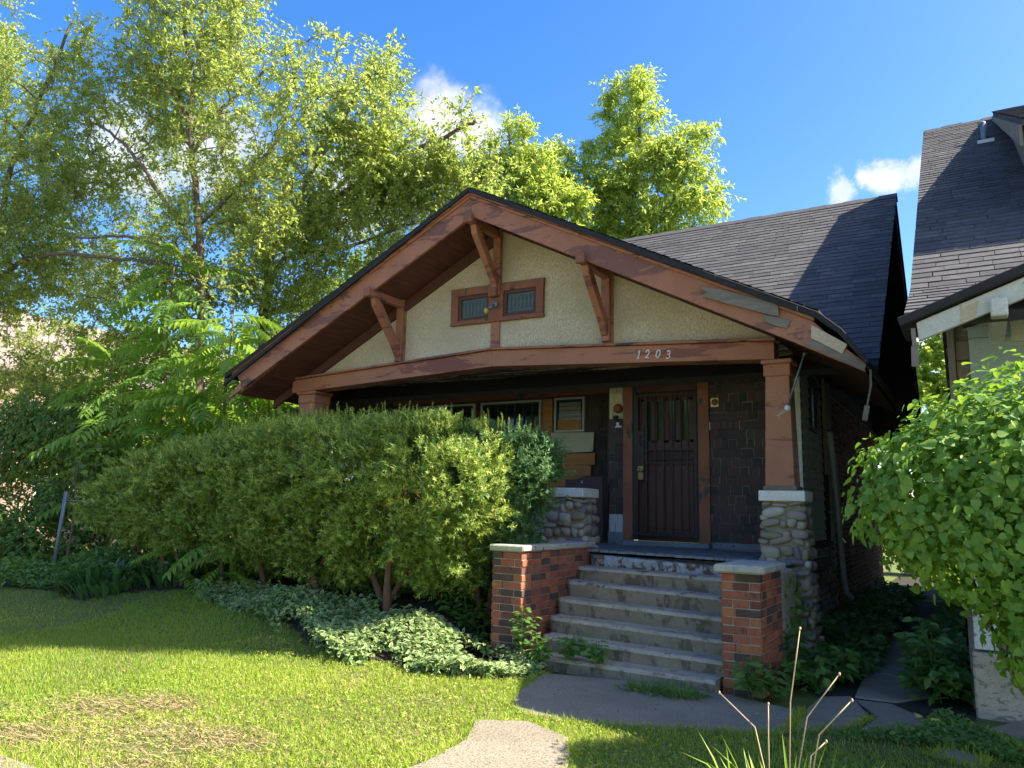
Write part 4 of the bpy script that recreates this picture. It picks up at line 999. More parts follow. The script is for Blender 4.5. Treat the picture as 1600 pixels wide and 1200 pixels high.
b = MB(); b.box(.03, 1.6, 7.57, 7.62, 2.0, 3.09); b.obj('panel', BLUEB, nw, label='blue green painted panel under the eave')
b = MB(); b.box(.03, 1.6, 7.56, 7.62, 3.094, 3.19); b.obj('panel', BLUEB, nw)
b = MB(); b.box(.34, 1.6, 7.50, 7.62, 3.03, 3.2); b.obj('trim', NWHITE, nw)
b = MB(); b.box(-.08, .10, 7.50, 7.62, .52, 2.0); b.obj('panel', NPANEL, nw, bevel=.005, label='pale flaking panel at the corner of the porch')
b = MB(); b.box(.10, 8.3, 7.55, 7.62, .52, 2.0); b.obj('panel', GREYW, nw)
b = MB(); b.box(-.10, 8.3, 7.44, 7.8, -.1, .50); b.obj('porch_base', CONC, nb, bevel=.015)

# ------------------------------------------------------------ pale building and lot beyond the vines
pb = thing('far_building', 'pale pink brick building seen through the foliage at left', 'building', (-28, 13, 0))
b = MB(); b.box(-36, -24, 3, 24.5, -.2, 5.2); w_ = b.obj('wall', PINKB, pb)
b = MB(); b.prism([(-36.5, 5.1), (-30, 8.0), (-23.6, 5.1), (-23.6, 5.3), (-30, 8.3), (-36.5, 5.3)], 2.6, 24.9); b.obj('roof', PINKR, pb)
for y in (5.5, 9.0, 12.5, 16, 19.5):
    for z in (.9, 3.1):
        b = MB()
        for q in ((y, y + 1.1, z, z + .08), (y, y + 1.1, z + 1.32, z + 1.4), (y, y + .08, z + .08, z + 1.32), (y + 1.02, y + 1.1, z + .08, z + 1.32), (y + .08, y + 1.02, z + .66, z + .74)): b.box(-24.0, -23.95, q[0], q[1], q[2], q[3])
        f = b.obj('window', NWHITE, w_); b = MB(); b.box(-23.998, -23.97, y + .08, y + 1.02, z + .08, z + 1.32); b.obj('pane', GLASS, f)
pb2 = thing('far_garage', 'low grey garage behind the yard seen between the trunks', 'garage', (-17, 24, 0))
b = MB(); b.box(-22, -14.5, 25.5, 30, 0, 2.6); b.obj('wall', NWHITE, pb2); b = MB(); b.prism([(-22.4, 2.5), (-18.2, 4.4), (-14.1, 2.5), (-14.1, 2.62), (-18.2, 4.55), (-22.4, 2.62)], 25.2, 30.3); b.obj('roof', SHM[2], pb2)

# ------------------------------------------------------------ chain link fence with its leaning post
fen = thing('chain_link_fence', 'chain link fence in vines with a leaning bluish steel post', 'fence', (-12.87, 7.2, 0))
b = MB(); b.tube([(-12.93, 7.18, -.1), (-12.87, 7.2, .9), (-12.80, 7.2, 1.65)], .03, 10); b.tube([(-12.90, 7.2, .40), (-12.896, 7.2, .47)], .04, 10)
b.obj('post', GREYM, fen, smooth=True, label='leaning pale blue end post of the fence')
for y in (10.2, 13.2, 16.2, 19.2):
    b = MB(); b.tube([(-12.9, y, 0), (-12.9, y, 1.55)], .03, 8); b.obj('post', WIRE, fen, smooth=True)
b = MB(); b.tube([(-12.88, 7.2, 1.5), (-12.9, 19.2, 1.5)], .02, 6); b.obj('rail', WIRE, fen, smooth=True)
vs = []; fs = []
def wire(a, c):
    a = np.array(a); c = np.array(c); k = len(vs); w = .0025
    vs.extend([a + (0, 0, w), a - (0, 0, w), c - (0, 0, w), c + (0, 0, w)]); fs.append((k, k + 1, k + 2, k + 3))
y = 7.2
while y < 19.2:
    for s in (-1, 1):
        z0, z1 = (.05, 1.5) if s > 0 else (1.5, .05)
        wire((-12.9, y, z0), (-12.9, y + 1.45, z1))
    y += .085
link('chain_mesh', np_mesh('chain_mesh', np.array(vs), np.array(fs), WIRE), fen, stuff=True)

# ------------------------------------------------------------ trees
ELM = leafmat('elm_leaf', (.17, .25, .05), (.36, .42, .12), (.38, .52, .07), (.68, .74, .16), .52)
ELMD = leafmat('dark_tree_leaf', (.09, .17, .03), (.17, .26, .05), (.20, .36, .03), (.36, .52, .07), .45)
ASHL = leafmat('ash_leaf', (.24, .35, .06), (.42, .50, .10), (.48, .64, .08), (.72, .80, .15), .52)
AIL = leafmat('frond_leaflet', (.10, .20, .035), (.20, .32, .055), (.28, .50, .04), (.50, .68, .08), .45)
VINE = leafmat('vine_leaf', (.07, .14, .03), (.19, .27, .05), (.17, .32, .03), (.42, .55, .08), .42)
YEW = leafmat('yew_needle', (.085, .18, .03), (.47, .55, .11), (.16, .29, .025), (.58, .66, .11), .32, .55)
YEWD = leafmat('dark_yew_needle', (.06, .15, .05), (.15, .27, .08), (.08, .18, .04), (.18, .32, .07), .25, .55)
LILAC = leafmat('broad_leaf', (.10, .21, .04), (.22, .36, .06), (.22, .45, .03), (.50, .68, .07), .40, .5, .35)
GRASSM = leafmat('grass_blade', (.17, .29, .03), (.44, .51, .075), (.30, .48, .03), (.62, .70, .10), .42, .5)
DRYG = leafmat('dry_grass', (.30, .23, .12), (.44, .35, .19), (.3, .24, .12), (.45, .36, .18), .3, .7, .2)
HOSTA = leafmat('broad_blade', (.055, .13, .04), (.10, .19, .055), (.10, .22, .03), (.18, .32, .05), .3, .4, .5)
VARI = leafmat('variegated_leaf', (.10, .21, .055), (.18, .31, .08), (.13, .26, .05), (.24, .40, .08), .3, .55, .35, rim=(.42, .48, .22))
WEED = leafmat('weed_leaf', (.08, .18, .04), (.16, .28, .06), (.15, .32, .04), (.32, .50, .08), .38, .45)
IRIS = leafmat('strap_leaf', (.18, .30, .03), (.32, .44, .05), (.40, .60, .04), (.60, .74, .08), .45, .4)
ELM1_CROWN = [(-14.34, 9.5, 11.90, 1.98, 1.55), (-16.10, 9.5, 9.91, 2.19, 1.61), (-11.91, 9.5, 8.74, 1.78, 1.65), (-9.98, 9.5, 9.30, 1.01, 1.13), (-13.93, 9.5, 10.56, 1.65, 1.65), (-17.67, 9.5, 7.58, 2.54, 1.65), (-12.79, 9.5, 6.63, 1.92, 1.41), (-14.90, 9.5, 5.56, 2.03, 1.22), (-10.15, 9.5, 10.40, 0.30, 0.49), (-14.39, 9.5, 13.81, 2.02, 1.15)]
ELM1_TRUNK = [(-12.44, 9.5, -0.10), (-12.75, 9.5, 3.78), (-13.11, 9.5, 6.68), (-13.70, 9.5, 8.89), (-14.00, 9.5, 10.43), (-14.45, 9.5, 12.41), (-14.57, 9.5, 13.56)]
ELM1_L1 = [(-13.07, 9.5, 6.41), (-13.92, 9.2, 7.55), (-14.61, 8.9, 8.55), (-15.34, 8.8, 9.18), (-16.23, 8.7, 9.73)]
ELM1_L2 = [(-13.63, 9.5, 8.73), (-13.23, 9.7, 9.59), (-12.68, 10, 10.32), (-12.10, 10.3, 10.90)]
ELM1_L3 = [(-13.04, 9.5, 5.87), (-13.19, 9.1, 6.31), (-14.32, 8.7, 6.76), (-15.44, 8.3, 6.79)]
ELM1_L4 = [(-13.19, 9.5, 7.10), (-12.26, 10, 8.35), (-11.93, 10.6, 9.83), (-11.70, 11, 11.17)]
ELM1_L5 = [(-13.76, 9.5, 9.34), (-14.51, 9.3, 10.47), (-15.35, 9.1, 11.22), (-16.14, 9, 11.87)]
ELM2_CROWN = [(-10.94, 11.5, 9.71, 1.24, 1.38), (-9.47, 11.5, 8.50, 1.30, 0.91), (-10.77, 11.5, 7.51, 1.88, 1.21), (-8.62, 11.5, 7.51, 0.63, 0.56), (-12.76, 11.5, 6.52, 1.56, 1.27), (-8.20, 11.5, 8.99, 0.60, 0.25), (-11.58, 11.5, 8.53, 1.67, 1.39), (-10.48, 11.5, 10.92, 0.41, 0.69), (-13.97, 11.5, 8.24, 1.19, 1.34)]
ELM2_TRUNK = [(-13.15, 11.5, 0.02), (-13.29, 11.5, 3.55), (-13.41, 11.5, 6.62), (-13.04, 11.5, 7.31), (-11.91, 11.5, 7.86), (-10.14, 11.5, 8.51), (-8.68, 11.5, 8.80), (-7.85, 11.5, 9.00)]
ELM2_L1 = [(-13.04, 11.5, 7.31), (-12.54, 11.5, 8.42), (-11.32, 11.5, 9.96), (-10.58, 11.5, 11.11)]
ELM2_L2 = [(-13.41, 11.5, 6.62), (-13.96, 11.5, 8.08), (-14.58, 11.5, 9.64)]
ELM2_L3 = [(-13.38, 11.5, 6.31), (-12.80, 11.5, 6.97), (-11.26, 11.5, 6.88), (-9.39, 11.5, 7.12)]
ELM3_CROWN = [(-19.26, 8.5, 10.72, 1.38, 2.00), (-16.99, 8.5, 10.28, 0.72, 1.72), (-17.66, 8.5, 8.60, 1.73, 1.30), (-22.32, 8.5, 12.80, 1.69, 2.71), (-18.83, 8.5, 6.68, 2.05, 1.32), (-17.00, 8.5, 11.86, 0.32, 0.87)]
ELM3_TRUNK = [(-18.06, 8.5, -0.50), (-18.81, 8.5, 5.47), (-19.06, 8.5, 7.02), (-18.93, 8.5, 9.34), (-18.10, 8.5, 10.58), (-17.13, 8.5, 12.22)]
ELM3_L1 = [(-19.06, 8.5, 7.02), (-20.69, 8.5, 9.23), (-22.04, 8.5, 11.81)]
ELM3_L2 = [(-18.99, 8.5, 6.40), (-17.24, 8.5, 6.74), (-14.12, 8.5, 6.20), (-13.07, 8.5, 5.96)]
ASH_CROWN = [(-8.94, 22, 14.59, 0.97, 1.22), (-9.51, 22, 12.71, 1.26, 1.47), (-8.40, 22, 11.60, 1.53, 1.83), (-7.17, 22, 12.63, 0.96, 1.10), (-6.95, 22, 10.69, 1.08, 0.94), (-9.95, 22, 11.25, 1.26, 1.26), (-8.84, 22, 9.97, 2.03, 0.92), (-11.39, 22, 12.77, 0.98, 0.87), (-11.61, 22, 11.55, 1.30, 1.09), (-8.61, 22, 15.29, 0.52, 0.52), (-8.79, 22, 13.66, 0.87, 0.79), (-10.79, 22, 13.22, 0.48, 0.56), (-11.40, 22, 13.59, 0.35, 0.35)]
ASH_TRUNK = [(-9.16, 22, 2.30), (-9.16, 22, 8.75), (-8.95, 22, 11.06), (-8.61, 22, 13.17), (-8.72, 22, 15.21)]
ASH_L1 = [(-9.10, 22, 9.59), (-7.35, 22, 11.39), (-7.03, 22, 13.02)]
ASH_L2 = [(-9.16, 22, 8.96), (-10.19, 22, 11.96), (-10.67, 22, 12.96)]
ASH2_CROWN = [(-12.36, 20, 13.06, 0.79, 1.15), (-12.26, 20, 14.04, 0.38, 0.31), (-12.93, 20, 11.96, 0.84, 1.05), (-11.48, 20, 11.45, 1.22, 1.22), (-13.69, 20, 12.12, 0.85, 0.96), (-10.78, 20, 10.68, 1.19, 0.89)]
ASH2_TRUNK = [(-11.05, 20, 2.21), (-11.42, 20, 8.92), (-11.94, 20, 10.90), (-12.38, 20, 13.84)]
ASH2_L1 = [(-11.55, 20, 9.35), (-11.00, 20, 10.52), (-10.57, 20, 11.48)]
ALLEY_CROWN = [(-1.30, 34, 7.42, 1.01, 1.52), (-0.56, 34, 8.78, 0.88, 1.13), (-1.61, 34, 5.78, 1.26, 1.51), (-0.24, 34, 6.72, 1.24, 1.73)]
ALLEY_TRUNK = [(-1.32, 34, 1.09), (-1.14, 34, 4.26), (-1.11, 34, 6.77)]
in_house = lambda P: (P[:, 0] > -10.6) & (P[:, 1] > 8.0) & (P[:, 2] < 6.5)
tree('elm_tree', 'tall airy elm with a slender forked trunk behind the hedge at left', 'tree', [ELM1_TRUNK, ELM1_L1, ELM1_L2, ELM1_L3, ELM1_L4, ELM1_L5], .10, ELM1_CROWN, 660, ELM, .092, .045, (7, .72), 17, .30, 'trees', 1.0, seed=5, zmin=3.6, ydepth=.6)
tree('elm_tree', 'elm with a long limb reaching over the left roof slope', 'tree', [ELM2_TRUNK, ELM2_L1, ELM2_L2, ELM2_L3], .12, ELM2_CROWN + [(-8.6, 11.5, 8.0, .95, .75), (-9.6, 11.5, 7.6, 1.1, .8), (-7.9, 11.5, 7.6, .55, .5)], 520, ELM, .095, .047, (7, .7), 17, .25, 'trees', 1.1, seed=6, ydepth=.5, zmin=4.2, xskip=in_house)
tree('elm_tree', 'elm filling the left edge of the view', 'tree', [ELM3_TRUNK, ELM3_L1, ELM3_L2], .11, ELM3_CROWN, 330, ELM, .095, .047, (8, .7), 17, .30, 'trees', 1.0, seed=7, ydepth=.6)
tree('ash_tree', 'tall bright ash behind the main roof with a pointed top', 'tree', [ASH_TRUNK, ASH_L1, ASH_L2], .2, ASH_CROWN, 330, ASHL, .19, .052, (8, .8), 16, .7, 'trees', 1.0, seed=8, ydepth=.5)
tree('ash_tree', 'smaller ash showing above the left part of the gable roof', 'tree', [ASH2_TRUNK, ASH2_L1], .16, ASH2_CROWN, 210, ASHL, .17, .05, (8, .75), 15, .7, 'trees', 1.0, seed=9, ydepth=.5)
tree('alley_tree', 'sunlit tree at the far end of the passage between the houses', 'tree', [ALLEY_TRUNK], .15, ALLEY_CROWN, 150, ASHL, .22, .12, (7, .6), 14, .3, 'trees', 1.0, seed=10)
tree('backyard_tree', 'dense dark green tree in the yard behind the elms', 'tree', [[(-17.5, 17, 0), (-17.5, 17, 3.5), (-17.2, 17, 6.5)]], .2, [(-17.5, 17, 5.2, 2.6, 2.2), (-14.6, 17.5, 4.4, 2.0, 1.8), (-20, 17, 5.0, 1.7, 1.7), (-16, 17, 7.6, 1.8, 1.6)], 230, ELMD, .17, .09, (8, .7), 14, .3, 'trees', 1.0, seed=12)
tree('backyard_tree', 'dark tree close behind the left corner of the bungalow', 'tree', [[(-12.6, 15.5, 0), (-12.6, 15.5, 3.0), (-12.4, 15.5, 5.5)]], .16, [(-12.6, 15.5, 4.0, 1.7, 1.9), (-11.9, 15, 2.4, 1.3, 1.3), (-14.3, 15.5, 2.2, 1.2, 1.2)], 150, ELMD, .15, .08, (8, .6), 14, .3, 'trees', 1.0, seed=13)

tree('lot_tree', 'low spreading tree on the lot hiding the pale building at left', 'tree', [[(-17.5, 11.0, 0), (-17.3, 11, 2.0), (-17.6, 11, 4.2)]], .12, [(-17.6, 11, 4.4, 2.3, 1.3), (-15.4, 11.3, 4.2, 1.8, 1.4), (-20.6, 10.5, 4.8, 2.2, 1.5), (-19, 11, 3.0, 2.0, 1.0), (-14.6, 11, 2.9, 1.3, .9)], 300, ELM, .10, .05, (8, .6), 15, .3, 'trees', 1.0, seed=14, zmin=1.9)
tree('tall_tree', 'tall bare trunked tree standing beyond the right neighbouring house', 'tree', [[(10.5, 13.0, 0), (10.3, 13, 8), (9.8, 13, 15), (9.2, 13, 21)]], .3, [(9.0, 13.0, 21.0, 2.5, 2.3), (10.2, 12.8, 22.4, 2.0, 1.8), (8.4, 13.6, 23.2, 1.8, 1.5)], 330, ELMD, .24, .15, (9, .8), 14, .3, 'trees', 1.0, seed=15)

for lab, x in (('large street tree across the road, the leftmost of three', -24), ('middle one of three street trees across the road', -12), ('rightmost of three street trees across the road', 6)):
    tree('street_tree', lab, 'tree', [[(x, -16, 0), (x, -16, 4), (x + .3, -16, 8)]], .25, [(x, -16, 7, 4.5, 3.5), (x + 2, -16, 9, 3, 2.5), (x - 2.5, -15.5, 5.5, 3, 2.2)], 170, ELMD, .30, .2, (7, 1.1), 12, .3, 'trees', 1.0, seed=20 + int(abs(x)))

# ------------------------------------------------------------ saplings with long feathered fronds
def frond_mesh(seed, n=13, leafm=AIL):
    g = np.random.default_rng(seed); mb = MB()
    t = np.linspace(0, 1, 9); pts = [(x, 0, -.5 * x * x) for x in t]
    mb.tube(pts, list(np.linspace(.008, .003, 9)), 4, cap=False)
    P = []; A = []; Nn = []; L = []
    for i in range(n):
        x = .16 + .82 * i / (n - 1)
        for s in (-1, 1):
            P.append((x, 0, -.5 * x * x)); a = np.array([.38 + g.normal() * .06, s * .9, -.35 - .35 * x + g.normal() * .08]); A.append(a / np.linalg.norm(a)); Nn.append((.5 * x, .0 + g.normal() * .1, 1)); L.append(.29 * (1 - .45 * abs(x - .5) * 1.4) * g.uniform(.85, 1.1))
    P.append((1, 0, -.5)); A.append((.7, 0, -.7)); Nn.append((0, 0, 1)); L.append(.16)
    V, F, T = inst(T_LEAF, np.array(P), np.array(A), np.array(Nn, float), np.array(L), np.array(L) * .36, np.clip(g.normal(.5, .22, len(P)), 0, 1))
    nv = len(mb.v); V2 = np.vstack([np.array(mb.v), V])
    fs = [tuple(f) for f in mb.f] + [tuple(int(q) + nv for q in f) for f in F]
    me = bpy.data.meshes.new('frond'); me.from_pydata([tuple(v) for v in V2], [], fs); me.materials.append(leafm); 
    at = me.attributes.new('tint', 'FLOAT', 'POINT'); at.data.foreach_set('value', np.concatenate([np.full(nv, .8), T]).astype(np.float32))
    return me
FR = [frond_mesh(i, 11 + i % 3) for i in range(5)]
def sapling(label, base, top, fronds, seed, flen=(.75, 1.15), group='feathery saplings'):
    g = random.Random(seed)
    r = thing('ailanthus_sapling', label, 'sapling', base, group)
    B = Vector(base); T = Vector(top); st = MB()
    pts = [B.lerp(T, t) + Vector((g.uniform(-.04, .04), g.uniform(-.04, .04), 0)) for t in (0, .25, .5, .75, 1)]
    st.tube(pts, [.035, .03, .024, .018, .01], 6); st.obj('stem', TWIG, r, smooth=True)
    for i in range(fronds):
        t = .30 + .70 * (i / fronds) ** .8; p = B.lerp(T, t); az = i * 2.4 + g.uniform(-.4, .4); el = g.uniform(-.45, .5) + .5 * max(0, t - .8) * 3
        d = Vector((math.cos(az) * math.cos(el), math.sin(az) * math.cos(el), math.sin(el)))
        side = Vector((0, 0, 1)).cross(d).normalized(); up = d.cross(side)
        M3 = Matrix((d, side, up)).transposed() @ Matrix.Rotation(g.uniform(-.75, .75), 3, 'X'); s = g.uniform(*flen)
        link('frond', FR[g.randrange(5)], r, p, M3, (s, s, s))
SAPS = [('sapling behind the hedge with the highest fronds against the elms', (-12.9, 8.9, .3), (-12.75, 8.7, 6.2), 42, (.85, 1.3)),
        ('sapling with hanging fronds left of the roof tip', (-11.4, 9.0, .3), (-11.2, 8.9, 4.9), 38, (.85, 1.25)),
        ('leaning sapling with fronds below the left eave', (-10.6, 9.4, .3), (-10.55, 9.3, 3.9), 32, (.8, 1.1)),
        ('sapling over the left end of the hedge', (-13.4, 8.4, .2), (-13.7, 8.3, 4.1), 34, (.8, 1.2)),
        ('short sapling rising just behind the left hedge top', (-12.0, 8.7, .2), (-11.9, 8.6, 3.7), 30, (.8, 1.1))]
for k, (lab, a, c, n, fl2) in enumerate(SAPS): sapling('feathery ailanthus ' + lab, a, c, n, 40 + k, fl2)
sapling('low feathery sprout in front of the dark hedge base', (-8.75, 7.15, .28), (-8.55, 6.95, 1.15), 9, 77, (.55, .8))
sapling('low feathery sprout left of the hedge base over the bed', (-9.45, 7.05, .25), (-9.4, 6.8, 1.35), 7, 78, (.5, .75))

# ------------------------------------------------------------ leafy shrubs built from blobs
def blob_leaves(cr, n, seed, shell=.7, jit=.12, up=.4, boxy=False):
    g = np.random.default_rng(seed); cr = np.array(cr, float)
    w = (cr[:, 3] * cr[:, 4] + cr[:, 4] * cr[:, 5] + cr[:, 3] * cr[:, 5]); idx = g.choice(len(cr), n * 2, p=w / w.sum())
    d = nrm(g.normal(size=(n * 2, 3))); rad = (1 - (1 - shell) * g.random(n * 2) ** 1.6)
    lump = 1 + .09 * np.sin(d[:, 0] * 7 + idx) * np.cos(d[:, 2] * 6 + 2 * idx) + .05 * np.sin(d[:, 1] * 15 + d[:, 2] * 11)
    if boxy: lump = lump * .86 / ((np.abs(d) ** 4).sum(1) ** .25)
    P = cr[idx, :3] + d * cr[idx, 3:6] * (rad * lump)[:, None]
    inside = np.zeros(len(P), bool)
    for j in range(len(cr)):
        q = ((P - cr[j, :3]) / (cr[j, 3:6] * (shell - .05))); inside |= ((q ** 2).sum(1) < 1) & (idx != j)
    P = P[~inside][:n]; d = d[~inside][:n]
    nn = nrm(d / cr[idx[~inside][:n], 3:6])
    return P + g.normal(size=P.shape) * jit * .2, nn, g

def shrub(name, label, cat, base, blobs, n, mat, tpl, L, W, seed, stems, barkm, shell=.7, out=.8, group=None, drop=None, tintf=None, nparts=0, leafname='leaf', zup=.5, ztop=None):
    root = thing(name, label, cat, base, group)
    s = MB(); g0 = random.Random(seed)
    for (a, c, r) in stems:
        A, Cc = Vector(a), Vector(c); m = A.lerp(Cc, .5) + Vector((g0.uniform(-.08, .08), g0.uniform(-.05, .05), g0.uniform(-.05, .08)))
        pts, rs = catmull([A, A.lerp(m, .5) + Vector((g0.uniform(-.04, .04), 0, 0)), m, Cc], [r, r * .8, r * .6, r * .25], 4)
        s.tube(pts, rs, 6)
        for _ in range(4):
            t = g0.uniform(.45, .95); p = A.lerp(m, t * 2) if t < .5 else m.lerp(Cc, t * 2 - 1)
            e = p + Vector((g0.uniform(-.35, .35), g0.uniform(-.35, .2), g0.uniform(.05, .45))); s.tube([p, p.lerp(e, .5) + Vector((0, 0, .04)), e], [r * .35, r * .25, r * .1], 4)
    s.obj('stems', barkm, root, smooth=True)
    P, D, g = blob_leaves(blobs, n, seed, shell, boxy=tpl is T_SPRIG)
    if tpl is T_SPRIG:                       # sprays of sprigs with gaps between them
        hole = np.sin(P[:, 0] * 6.1 + 2.2 * np.sin(P[:, 2] * 5.3)) + np.sin(P[:, 2] * 8.3 + 1.7 * np.cos(P[:, 0] * 3.9)) + .5 * np.sin(P[:, 0] * 17 + P[:, 2] * 13)
        hk = ~((hole > .95) & (g.random(len(P)) < .93) & (P[:, 2] < 2.38)); P, D = P[hk], D[hk]
        m = len(P) // 16; ci = g.integers(0, m, len(P)); P = P[:m][ci] + g.normal(size=P.shape) * .048 + D[:m][ci] * g.uniform(-.02, .06, len(P))[:, None]; D = nrm(D[:m][ci] + g.normal(size=P.shape) * .55)
    if ztop is not None:
        zt = ztop(P[:, 0]) + .04 * np.sin(P[:, 0] * 5.3) * np.cos(P[:, 1] * 7) ; o_ = P[:, 2] - zt; P[:, 2] = np.where(o_ > 0, zt - .12 * g.random(len(P)) + .10 * o_, P[:, 2])
    if drop is not None: k = ~drop(P); P, D = P[k], D[k]
    A = nrm(D * out + g.normal(size=P.shape) * .5 + np.array([0, 0, zup])); Nn = nrm(D + g.normal(size=P.shape) * .35 + np.array([0, 0, .5]))
    if tpl is not T_SPRIG: A = nrm(np.cross(Nn, g.normal(size=P.shape)) + D * .2 + np.array([0, 0, -.35]))
    sz = g.uniform(.45, 1.3, len(P)) + (.5 * (g.random(len(P)) < .05) if nparts else 0); tint = np.clip(g.normal(.42, .30, len(P)), 0, 1)
    if tintf is not None: tint = np.clip(tint + tintf(P), 0, 1)
    if nparts:
        dist = np.linalg.norm(P - np.array(EYE), axis=1) - sz * .6; order = np.argsort(dist)
        big, rest = order[:nparts], order[nparts:]
        ms = []
        for v in range(6):
            V, F, T = inst(tpl, np.zeros((1, 3)), np.array([[1., 0, 0]]), np.array([[0, .0, 1.]]), np.array([1.]), np.array([W / L]), np.array([.12 + v * .15]), H=np.array([.6 + .6 * (v % 3)]))
            ms.append(np_mesh('leaf', V, F, mat, T))
        for i in big:
            a = Vector(A[i]); n_ = Vector(Nn[i]); sd = n_.cross(a).normalized(); w_ = a.cross(sd)
            sc_ = L * sz[i]
            link(leafname, ms[min(5, int(tint[i] * 6))], root, Vector(P[i]), Matrix((a, sd, w_)).transposed(), (sc_, sc_, sc_))
        P, A, Nn, sz, tint = P[rest], A[rest], Nn[rest], sz[rest], tint[rest]
    V, F, T = inst(tpl, P, A, Nn, L * sz, W * sz, tint, H=None if tpl is T_SPRIG else L * sz * g.uniform(.3, 2.2, len(P)))
    link('foliage', np_mesh('foliage', V, F, mat, T), root)['kind'] = 'stuff'
    return root

def ZT(x): return np.interp(x, [-12, -11, -10, -9.0, -7, -5, -4], [1.9, 2.12, 2.38, 2.52, 2.60, 2.52, 2.40])
# yew hedge: left shrub, big sunlit shrub, dark shrub behind
shrub('yew_shrub', 'large clipped yew with sunlit right end in front of the porch', 'shrub', (-5.93, 6.96, 0.40),
      [(-8.26, 7.11, 1.91, 0.98, 0.72, 0.56), (-7.18, 7.01, 1.96, 1.03, 0.75, 0.61), (-6.20, 6.96, 1.97, 0.98, 0.78, 0.63), (-5.16, 6.86, 1.99, 0.85, 0.72, 0.59), (-4.81, 6.88, 1.73, 0.56, 0.55, 0.49), (-5.74, 7.01, 1.46, 0.90, 0.60, 0.49), (-7.00, 7.06, 1.41, 0.98, 0.60, 0.45), (-8.08, 7.16, 1.33, 0.81, 0.60, 0.45), (-6.20, 7.11, 1.04, 0.45, 0.40, 0.32), (-5.11, 7.06, 1.28, 0.45, 0.40, 0.32), (-5.2, 7.2, 1.0, .6, .4, .36), (-6.7, 7.2, .98, .6, .4, .34), (-7.7, 7.2, 1.05, .6, .4, .34)],
      46000, YEW, T_SPRIG, .105, .115, 201,
      [((-5.70, 6.91, 0.35), (-5.47, 6.86, 1.70), .055), ((-5.83, 7.06, 0.35), (-6.64, 7.06, 1.80), .05), ((-6.01, 7.16, 0.30), (-5.03, 7.06, 1.70), .045), ((-6.82, 7.06, 0.30), (-7.63, 7.06, 1.80), .05), ((-7.36, 7.16, 0.30), (-6.47, 7.16, 1.50), .045), ((-7.89, 7.16, 0.30), (-8.53, 7.06, 1.60), .05)], YEWB, .62, .9, ztop=ZT, group='yew shrubs of the hedge')
shrub('yew_shrub', 'dark unclipped yew rising behind the sunlit shrub by the short pier', 'shrub', (-4.76, 7.66, 0.40),
      [(-4.81, 7.51, 1.96, 0.65, 0.38, 0.52), (-4.35, 7.56, 1.97, 0.43, 0.34, 0.38), (-4.67, 7.56, 1.46, 0.49, 0.38, 0.49), (-4.94, 7.61, 1.06, 0.41, 0.30, 0.36)],
      13000, YEWD, T_SPRIG, .105, .115, 202, [((-4.84, 7.66, 0.30), (-4.67, 7.61, 1.80), .04), ((-4.94, 7.66, 0.30), (-5.03, 7.56, 1.60), .04)], YEWB, .55, .9, ztop=ZT, group='yew shrubs of the hedge')
shrub('yew_shrub', 'shaded shaggy yew at the left end of the hedge', 'shrub', (-9.79, 7.16, 0.30),
      [(-9.24, 7.11, 1.82, 0.90, 0.70, 0.56), (-10.06, 7.06, 1.70, 0.76, 0.65, 0.52), (-10.77, 7.01, 1.50, 0.63, 0.60, 0.45), (-9.43, 7.11, 1.28, 0.81, 0.55, 0.38), (-10.33, 7.06, 1.33, 0.71, 0.50, 0.32)],
      19000, YEW, T_SPRIG, .105, .115, 203, [((-9.51, 7.16, 0.20), (-9.16, 7.06, 1.50), .05), ((-9.79, 7.16, 0.20), (-10.33, 7.06, 1.50), .05), ((-10.41, 7.16, 0.20), (-10.68, 7.06, 1.40), .045)], YEWB, .62, .9, ztop=ZT, group='yew shrubs of the hedge')
# upright new shoots on top
g = np.random.default_rng(5); n = 80; px = g.uniform(-8.6, -4.2, n); py = np.where(px > -4.75, 7.5, 6.95) + g.uniform(-.3, .2, n); P = []; A = []
for i in range(n):
    hgt_ = g.uniform(.06, .22)
    for k in range(7): P.append((px[i], py[i], float(ZT(px[i])) - .04 + hgt_ * k / 7)); A.append((g.normal() * .1, g.normal() * .1, 1))
V, F, T = inst(T_SPRIG, np.array(P), np.array(A), rdir(len(P)), np.full(len(P), .06), np.full(len(P), .06), np.full(len(P), .8))
sp = link('shoots', np_mesh('shoots', V, F, YEW, T), bpy.data.objects['yew_shrub']); sp['kind'] = 'stuff'

# near leafy bush at right
shrub('leafy_bush', 'large bright bush of broad heart shaped leaves at the right edge', 'bush', (.45, 5.6, 0),
      [(.20, 5.45, 1.78, .78, .6, .62), (-.18, 5.4, 1.68, .52, .45, .46), (.55, 5.6, 1.9, .8, .7, .66), (.10, 5.4, 1.38, .48, .45, .36), (.38, 5.4, 1.05, .42, .42, .50), (.7, 5.6, 1.2, .6, .6, .7)],
      17500, LILAC, T_HEART, .052, .046, 301,
      [((.5, 5.7, 0), (.1, 5.5, 1.5), .03), ((.55, 5.7, 0), (.5, 5.5, 1.8), .035), ((.45, 5.75, 0), (-.1, 5.5, 1.4), .022), ((.6, 5.7, 0), (.9, 5.6, 1.9), .03), ((.5, 5.6, .1), (.2, 5.3, .9), .018)], TWIG, .55, .5, nparts=300)
